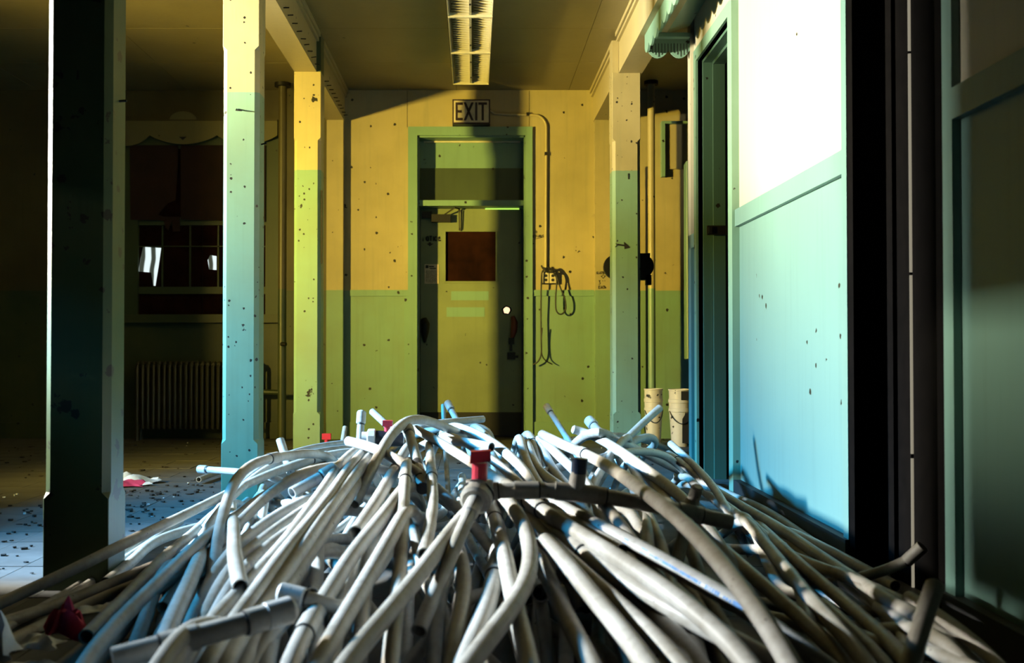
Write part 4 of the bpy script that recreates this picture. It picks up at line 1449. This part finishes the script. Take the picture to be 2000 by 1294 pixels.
pipe('elbowed stub rising through the long arching pipe at right', [(1362, 952, 2.72), (1358, 965, 2.72), (1347, 988, 2.73), (1340, 1025, 2.72), (1322, 1092, 2.66)], 0, 0.038, far='c', near='t', joints=[(1346, 990)])
pipe('upright-running pipe behind the tee, left of the others', [(1016, 852, 4.3), (1019, 866, 4.2), (1027, 897, 3.95), (1048, 939, 3.6), (1070, 975, 3.3)], 0, 0.040, near='t')
pipe('ring-ended pipe running up behind the tee at the crest', [(1032, 845, 4.6), (1040, 856, 4.45), (1048, 886, 4.15), (1053, 915, 3.9), (1060, 945, 3.65)], 0, 0.038, near='t', joints=[(1041, 858)])
pipe('brownish pipe bending right behind the tee', [(1030, 862, 4.25), (1036, 880, 4.1), (1050, 916, 3.8), (1086, 944, 3.5), (1120, 965, 3.3)], 0, 0.038, near='t')
pipe('pipe behind the tee second from the long arching pipe', [(1052, 856, 4.4), (1058, 870, 4.25), (1073, 906, 3.95), (1096, 938, 3.65), (1120, 962, 3.4)], 0, 0.040, near='t')
pipe('pipe behind the blue-capped tee next to the long arching pipe', [(1056, 856, 4.35), (1070, 868, 4.2), (1094, 892, 3.95), (1122, 918, 3.7), (1150, 948, 3.45)], 0, 0.042, near='t', mat='pvc_clean')
pipe('pipe slanting left down beside the blue-capped tee', [(1225, 850, 4.3), (1205, 872, 4.15), (1180, 910, 3.85), (1158, 944, 3.6)], 0, 0.036, near='t')
pipe('pale pipe crossing below the crest at right', [(1270, 880, 4.3), (1230, 878, 4.25), (1180, 893, 4.1), (1130, 905, 3.95), (1080, 912, 3.85)], 0, 0.038, near='t', mat='pvc_clean')
pipe('warm-lit pipe lying flat behind the thick capped stub', [(1060, 868, 5.3), (1100, 862, 5.35), (1150, 852, 5.4), (1200, 846, 5.5)], 0, 0.036, near='t')
pipe('dark elbowed pipe before the left bucket', [(1285, 870, 5.1), (1283, 852, 5.15), (1272, 846, 5.15), (1240, 858, 5.05), (1215, 875, 4.9)], 0, 0.042, near='t')
pipe('thin pipe across the far crest at left before the yellow column', [(560, 892, 5.6), (620, 874, 5.5), (670, 866, 5.4), (720, 868, 5.2)], 0, 0.034, near='t')
pipe('pipe stub poking up before the left pilaster', [(674, 834, 6.2), (672, 850, 6.15), (668, 868, 6.1)], 0, 0.034, far='o', near='t')

# --- buried pipes that only show through the gaps
rgf = random.Random(11)
for k in range(52):
    x0 = rgf.uniform(-1.0, 1.1)
    yaw = rgf.gauss(0.0, 0.16) + (-0.10 if x0 < 0 else 0.12) * rgf.random()
    ya = rgf.uniform(0.9, 2.6)
    ln = rgf.uniform(1.8, 3.4)
    frac = rgf.uniform(0.05, 0.55)
    P = []
    for j in range(7):
        t = j / 6.0
        Y = ya + ln * t
        X = x0 * (1.0 - 0.10 * t) + yaw * (Y - 2.6) + 0.04 * math.sin(3 * t + k)
        X = min(max(X, -1.1), rwx(Y) - 0.06)
        z = max(0.022, heap(X, Y) * frac - 0.03)
        P.append(Vector((X, Y, z)))
    path = smooth_path(catmull(P[::-1]), 2)
    PIPES.append(dict(label='dusty pipe buried low inside the heap and mostly hidden by others', path=path, r=0.0175, far='o', near='o', joints=(),
                      mat='pvc', grp='pipes buried low inside the heap', stub=None, L=9, caps=()))

# let neighbouring pipes make room for one another: traced pipes slide along their line of sight,
# buried ones sink
N = sum(len(p['path']) for p in PIPES)
pos = np.array([tuple(q) for p in PIPES for q in p['path']])
own = np.array([i for i, p in enumerate(PIPES) for _ in p['path']])
rad = np.array([p['r'] for p in PIPES for _ in p['path']])
lay = np.array([p['L'] for p in PIPES for _ in p['path']], float)
ray = pos - np.array([0, 0, HC])
ray /= np.linalg.norm(ray, axis=1)[:, None]
buried = lay > 5
mv = ray.copy()
mv[buried] = (0, 0, -1)
base_pos = pos.copy()
starts = np.cumsum([0] + [len(p['path']) for p in PIPES])
for it in range(22):
    push = np.zeros(N)
    cnt = np.zeros(N)
    order = np.argsort(pos[:, 1])
    ys_ = pos[order, 1]
    for a in range(0, N, 400):
        ia = order[a:a + 400]
        lo = np.searchsorted(ys_, pos[ia, 1].min() - 0.06)
        hi = np.searchsorted(ys_, pos[ia, 1].max() + 0.06)
        ib = order[lo:hi]
        d = pos[ia][:, None, :] - pos[ib][None, :, :]
        dist = np.sqrt((d ** 2).sum(2))
        need = (rad[ia][:, None] + rad[ib][None, :]) * 0.97
        ov = np.where((own[ia][:, None] != own[ib][None, :]) & (dist < need), need - dist, 0.0)
        if not ov.any():
            continue
        # nearer or upper one comes forward, the other goes back
        key = np.where(buried, 1e3, lay * 0.15 + np.linalg.norm(base_pos - np.array([0, 0, HC]), axis=1))
        sgn = np.where(key[ia][:, None] > key[ib][None, :], 1.0, -1.0)
        f = ov * sgn
        j = np.abs(f).argmax(1)
        push[ia] += f[np.arange(len(ia)), j]
    # smooth the push along each pipe
    for i in range(len(PIPES)):
        s, e = starts[i], starts[i + 1]
        v = push[s:e]
        for _ in range(30):
            v = np.concatenate(([v[0]], (v[:-2] + 2 * v[1:-1] + v[2:]) / 4, [v[-1]])) if len(v) > 2 else v
        push[s:e] = v
    step = np.where(buried, 0.7, 2.2)
    pos += mv * (push * step)[:, None]
    pos[:, 2] = np.maximum(pos[:, 2], rad + 0.001)
    pos[:, 0] = np.minimum(pos[:, 0], 1.30 + (pos[:, 1] - 2.419) * 0.0152 - rad - 0.014)
for i, p in enumerate(PIPES):
    p['path'] = smooth_path([Vector(q) for q in pos[starts[i]:starts[i + 1]]], 8)


def ring_piece(path, i, r, half, parent, name='coupling', mat='pvc', dark=True):
    sp_ = sub_path(path, i, half)
    o = tube_mesh(sp_, r * 1.17, wall=r * 0.16, seg=14).build(name, mat, parent, True)
    if dark:
        t = (sp_[-1] - sp_[0]).normalized()
        MB().tube([sp_[-1] - t * 0.001, sp_[-1] + t * 0.0045], r * 1.12, 14).build('joint_ring', 'pvc_ring', o, True)
    return o


for p in PIPES:
    path, r = p['path'], p['r']
    o = tube_mesh(path, r, seg=14 if p['L'] < 5 else 10, cap0=p['far'] in 'ck', cap1=p['near'] in 'ck').build('pipe', p['mat'], None, True)
    tag(o, p['label'], 'pipe', p['grp'])
    p['obj'] = o
    for (px, py) in p['joints']:
        ring_piece(path, nearest(path, px, py), r, 0.032, o, mat=p['mat'])
    for end in ('far', 'near'):
        if p[end] == 'k':
            i, j = (0, 2) if end == 'far' else (len(path) - 1, len(path) - 3)
            t = (path[i] - path[j]).normalized()
            c = tube_mesh([path[i] - t * 0.040, path[i] - t * 0.01, path[i] + t * 0.008], r * 1.27, seg=16, cap0=True, cap1=True).build('end_cap', 'pvc_clean', o, True)
            MB().tube([path[i] - t * 0.049, path[i] - t * 0.041], r * 1.06, 14).build('joint_ring', 'pvc_ring', c, True)
    if 'band' in p:
        i = nearest(path, *p['band'])
        tube_mesh(sub_path(path, i, 0.022), r * 1.06, seg=14).build('black_band', 'black_rubber', o, True)
        i = nearest(path, 823, 938)
        ring_piece(path, i, r * 1.02, 0.028, o, 'socket_end')
    if 'print' in p:
        rp = random.Random(8)
        i0, i1 = nearest(path, 1235, 1062), nearest(path, 1425, 1170)
        marks = [(0, .02, 1), (.18, .025, 1), (.27, .03, .5), (.33, .05, .6), (.40, .05, .55), (.46, .05, .6), (.52, .05, .6), (.58, .05, .6), (.64, .04, .6), (.78, .012, .8), (.82, .03, .8), (.93, .03, .5), (.985, .035, 1)]
        for (u, ln, hh_) in marks:
            fi = i0 + (i1 - i0) * u
            i = int(fi)
            t = (path[i + 1] - path[i]).normalized()
            c = path[i] + (path[i + 1] - path[i]) * (fi - i)
            view = (Vector((0, 0, HC)) - c)
            nrm = (view - t * view.dot(t)).normalized()
            bi = t.cross(nrm)
            m = MB()
            x = 0.0
            while x < ln:
                w = rp.uniform(0.0025, 0.006) if hh_ < 0.9 else ln
                q = []
                for s in (-1, 1):
                    ang = s * 0.30 * hh_ + 0.10
                    dv = nrm * math.cos(ang) + bi * math.sin(ang)
                    q.append(dv)
                A = c + t * x
                Bp = c + t * min(x + w, ln)
                m.hexa([A + q[0] * r * 0.99, Bp + q[0] * r * 0.99, Bp + q[1] * r * 0.99, A + q[1] * r * 0.99,
                        A + q[0] * r * 1.012, Bp + q[0] * r * 1.012, Bp + q[1] * r * 1.012, A + q[1] * r * 1.012])
                x += w + (rp.uniform(0.002, 0.004) if hh_ < 0.9 else 0)
            m.build('blue_print', 'blue_ink', o)
    if 'valve' in p:
        c = path[0]
        t = (path[0] - path[3]).normalized()
        v = tube_mesh([c - t * 0.075, c - t * 0.01], r * 1.25, seg=18, cap0=True, cap1=True).build('union_socket', 'pvc', o, True)
        m = MB()
        n = 16
        tt = [c - t * 0.015, c - t * 0.008, c + t * 0.012, c + t * 0.02]
        m.tube(tt, [r * 1.9, r * 2.35, r * 2.35, r * 1.9], n)
        m.build('union_nut', 'pvc', o, True)
        MB().tube([c + t * 0.02, c + t * 0.028], r * 2.45, 18).build('rubber_ring', 'pvc_ring', o, True)
        up = Vector((0.02, 0.0, 1.0)).normalized()
        b0 = c + t * 0.035
        MB().tube([b0 - up * 0.02, b0 + up * 0.03], r * 2.0, 18).build('valve_body', 'pvc', o, True)
        h = MB()
        h.tube([b0 + up * 0.025, b0 + up * 0.075], r * 1.15, 14)
        h.hexa([b0 + up * 0.075 + Vector(q) for q in ((-0.026, -0.02, 0), (0.028, -0.02, 0.006), (0.028, 0.02, 0.006), (-0.026, 0.02, 0), (-0.024, -0.018, 0.030), (0.028, -0.018, 0.034), (0.028, 0.018, 0.034), (-0.024, 0.018, 0.030))])
        h.build('red_handle', 'red_plastic', o)
    if 'tee' in p:
        i = nearest(path, 1118, 955)
        tube_mesh(sub_path(path, i, 0.055), r * 1.2, seg=16).build('tee_fitting', 'pvc', o, True)
        c = path[nearest(path, 1125, 955)]
        MB().tube([c, c + Vector((0.008, 0, 0.058))], [r * 1.15, r * 1.0], 14).build('tee_branch', 'pvc', o, True)
        MB().tube([c + Vector((0.008, 0, 0.050)), c + Vector((0.011, 0, 0.090))], r * 1.05, 14).build('blue_plug', 'blue_plastic', o, True)

# black ball valve with a red handle on the crest
c0, c1 = at(722, 855, 3.95), at(790, 858, 3.95)
bv = tag(empty('ball_valve', tuple(c0)), 'black ball valve with red handle on the left crest of the heap', 'valve')
ax = (c1 - c0)
MB().tube([(-0.03, 0, 0), (0.0, 0, 0)], 0.024, 16).build('pipe_stub', 'pvc_clean', bv, True)
m = MB()
m.tube([(-0.008, 0, 0), (-0.004, 0, 0), (0.020, 0, 0), (0.024, 0, 0)], [0.030, 0.036, 0.036, 0.030], 10)
m.build('union_nut', 'pvc_clean', bv)
m = MB()
m.tube([(0.024, 0, 0), tuple(ax * 0.5), tuple(ax * 0.98)], [0.030, 0.030, 0.026], 18)
m.build('valve_body', 'black_plastic', bv, True)
m = MB()
m.tube([(0.068, 0, 0.02), (0.068, 0, 0.048)], 0.012, 10)
m.box(0.050, 0.088, -0.016, 0.016, 0.045, 0.068)
m.build('red_handle', 'red_plastic', bv)
# a second red handle far behind, on the floor by the left column
c2 = at(638, 850, 7.0)
fv = tag(empty('ball_valve', (c2.x, 7.0, 0)), 'small red-topped valve on the floor before the left pilaster', 'valve')
m = MB()
m.tube([(-0.06, 0, 0.03), (0.08, 0, 0.03)], 0.028, 12)
m.build('valve_body', 'black_plastic', fv, True)
m = MB()
m.tube([(0.0, 0, 0.05), (0.0, 0, 0.16)], 0.015, 10)
m.box(-0.03, 0.03, -0.016, 0.016, 0.16, 0.20)
m.build('red_handle', 'red_plastic', fv)

# ---------------------------------------------------------------- litter


def crumple(name, mat, cx, cy, cz, sx, sy, sz, seed, label, cat, nu=12, grp=None):
    rr = random.Random(seed)
    ph = [rr.uniform(0, 6.28) for _ in range(8)]
    vsl, fs = [], []
    for layer in (0, 1):
        for i in range(nu + 1):
            for j in range(nu + 1):
                u, v = i / nu * 2 - 1, j / nu * 2 - 1
                edge = 1 - max(abs(u), abs(v)) ** 3
                z = sz * (0.25 + 0.75 * edge) * (0.5 + 0.5 * math.sin(3.1 * u + ph[0]) * math.cos(3.7 * v + ph[1])) + sz * 0.22 * math.sin(9 * u * v + 5 * u + ph[2]) * edge
                x = sx * (u + 0.18 * math.sin(4 * v + ph[3]))
                y = sy * (v + 0.18 * math.sin(4 * u + ph[4]))
                vsl.append((x, y, max(0.0015, z) + (0.0 if layer else -0.0012)))
    w = nu + 1
    for layer in (0, 1):
        o = layer * w * w
        for i in range(nu):
            for j in range(nu):
                q = (o + i * w + j, o + (i + 1) * w + j, o + (i + 1) * w + j + 1, o + i * w + j + 1)
                fs.append(q if layer else q[::-1])
    m = MB()
    m.add(vsl, fs)
    ob_ = m.build(name, mat, None, True)
    ob_.location = (cx, cy, cz)
    return tag(ob_, label, cat, grp)


def fl(px, py):
    """point on the floor under a pixel"""
    d = at(px, py, 1.0)
    Y = HC / (HC - d.z)
    return at(px, py, Y)


p = fl(262, 946)
rag = crumple('rag', 'white_film', p.x - 0.02, p.y + 0.02, 0.001, 0.13, 0.10, 0.075, 5, 'crumpled red and white rag on the floor right of the dark column', 'rag')
q_ = crumple('red_fold', 'pink_cloth', 0, 0, 0, 0.10, 0.06, 0.045, 9, None, None)
q_.parent = rag
q_.location = (0.0, -0.085, 0.001)
p = at(128, 1205, 2.58)
crumple('rag', 'pink_cloth', p.x, p.y, max(0.02, p.z - 0.05), 0.050, 0.045, 0.115, 3, 'pink cloth flower-like rag at the lower left corner', 'rag', 10)
p = at(190, 1192, 2.75)
crumple('plastic_scrap', 'white_film', p.x, p.y, max(0.004, p.z), 0.045, 0.030, 0.02, 14, 'pale curved plastic scrap right of the pink rag', 'plastic scrap', 8, 'plastic scraps at lower left')
p = at(4, 1236, 2.35)
crumple('plastic_scrap', 'white_film', p.x - 0.02, p.y, max(0.004, p.z - 0.05), 0.06, 0.05, 0.10, 22, 'large bluish plastic scrap at the left picture edge', 'plastic scrap', 8, 'plastic scraps at lower left')
p = at(78, 1244, 2.4)
crumple('plastic_scrap', 'white_film', p.x, p.y, max(0.004, p.z - 0.02), 0.045, 0.04, 0.035, 31, 'small bluish plastic scrap below the pink rag', 'plastic scrap', 8, 'plastic scraps at lower left')
p = at(60, 1288, 2.25)
crumple('plastic_scrap', 'white_film', p.x, p.y, max(0.004, p.z - 0.02), 0.05, 0.03, 0.02, 37, 'dim plastic scrap at the very bottom left edge', 'plastic scrap', 8, 'plastic scraps at lower left')

# flakes of old paint over the floor: countless
rd_ = random.Random(77)
for nm, mat, n, s0, s1, lab in (('paint_flakes', 'debris_dark', 620, 0.004, 0.016, 'dark paint flakes strewn over the floor at left'),
                                ('white_crumbs', 'white_film', 60, 0.003, 0.010, 'small white crumbs scattered over the floor at left')):
    m = MB()
    for k in range(n):
        if k % 3 == 0:
            x, y = rd_.uniform(-3.6, -1.0), rd_.uniform(2.6, 8.6)
        elif k % 3 == 1:
            x, y = rd_.gauss(-1.75, 0.35), rd_.gauss(4.9, 0.6)
        else:
            x, y = rd_.uniform(-1.8, 2.0), rd_.uniform(5.5, 8.8)
        s = rd_.uniform(s0, s1) * (1.6 if rd_.random() < 0.08 else 1.0)
        nv = rd_.randint(5, 7)
        a0 = rd_.uniform(0, 6.28)
        poly = [(x + s * rd_.uniform(0.5, 1.0) * math.cos(a0 + 6.2832 * i / nv) * 1.2, y + s * rd_.uniform(0.5, 1.0) * math.sin(a0 + 6.2832 * i / nv)) for i in range(nv)]
        hgt = rd_.uniform(0.002, 0.009)
        m.prism(poly, lambda a, b, d: (a, b, d), 0.0015, 0.0015 + hgt)
    tag(m.build(nm, mat, None), lab, 'debris', kind='stuff')
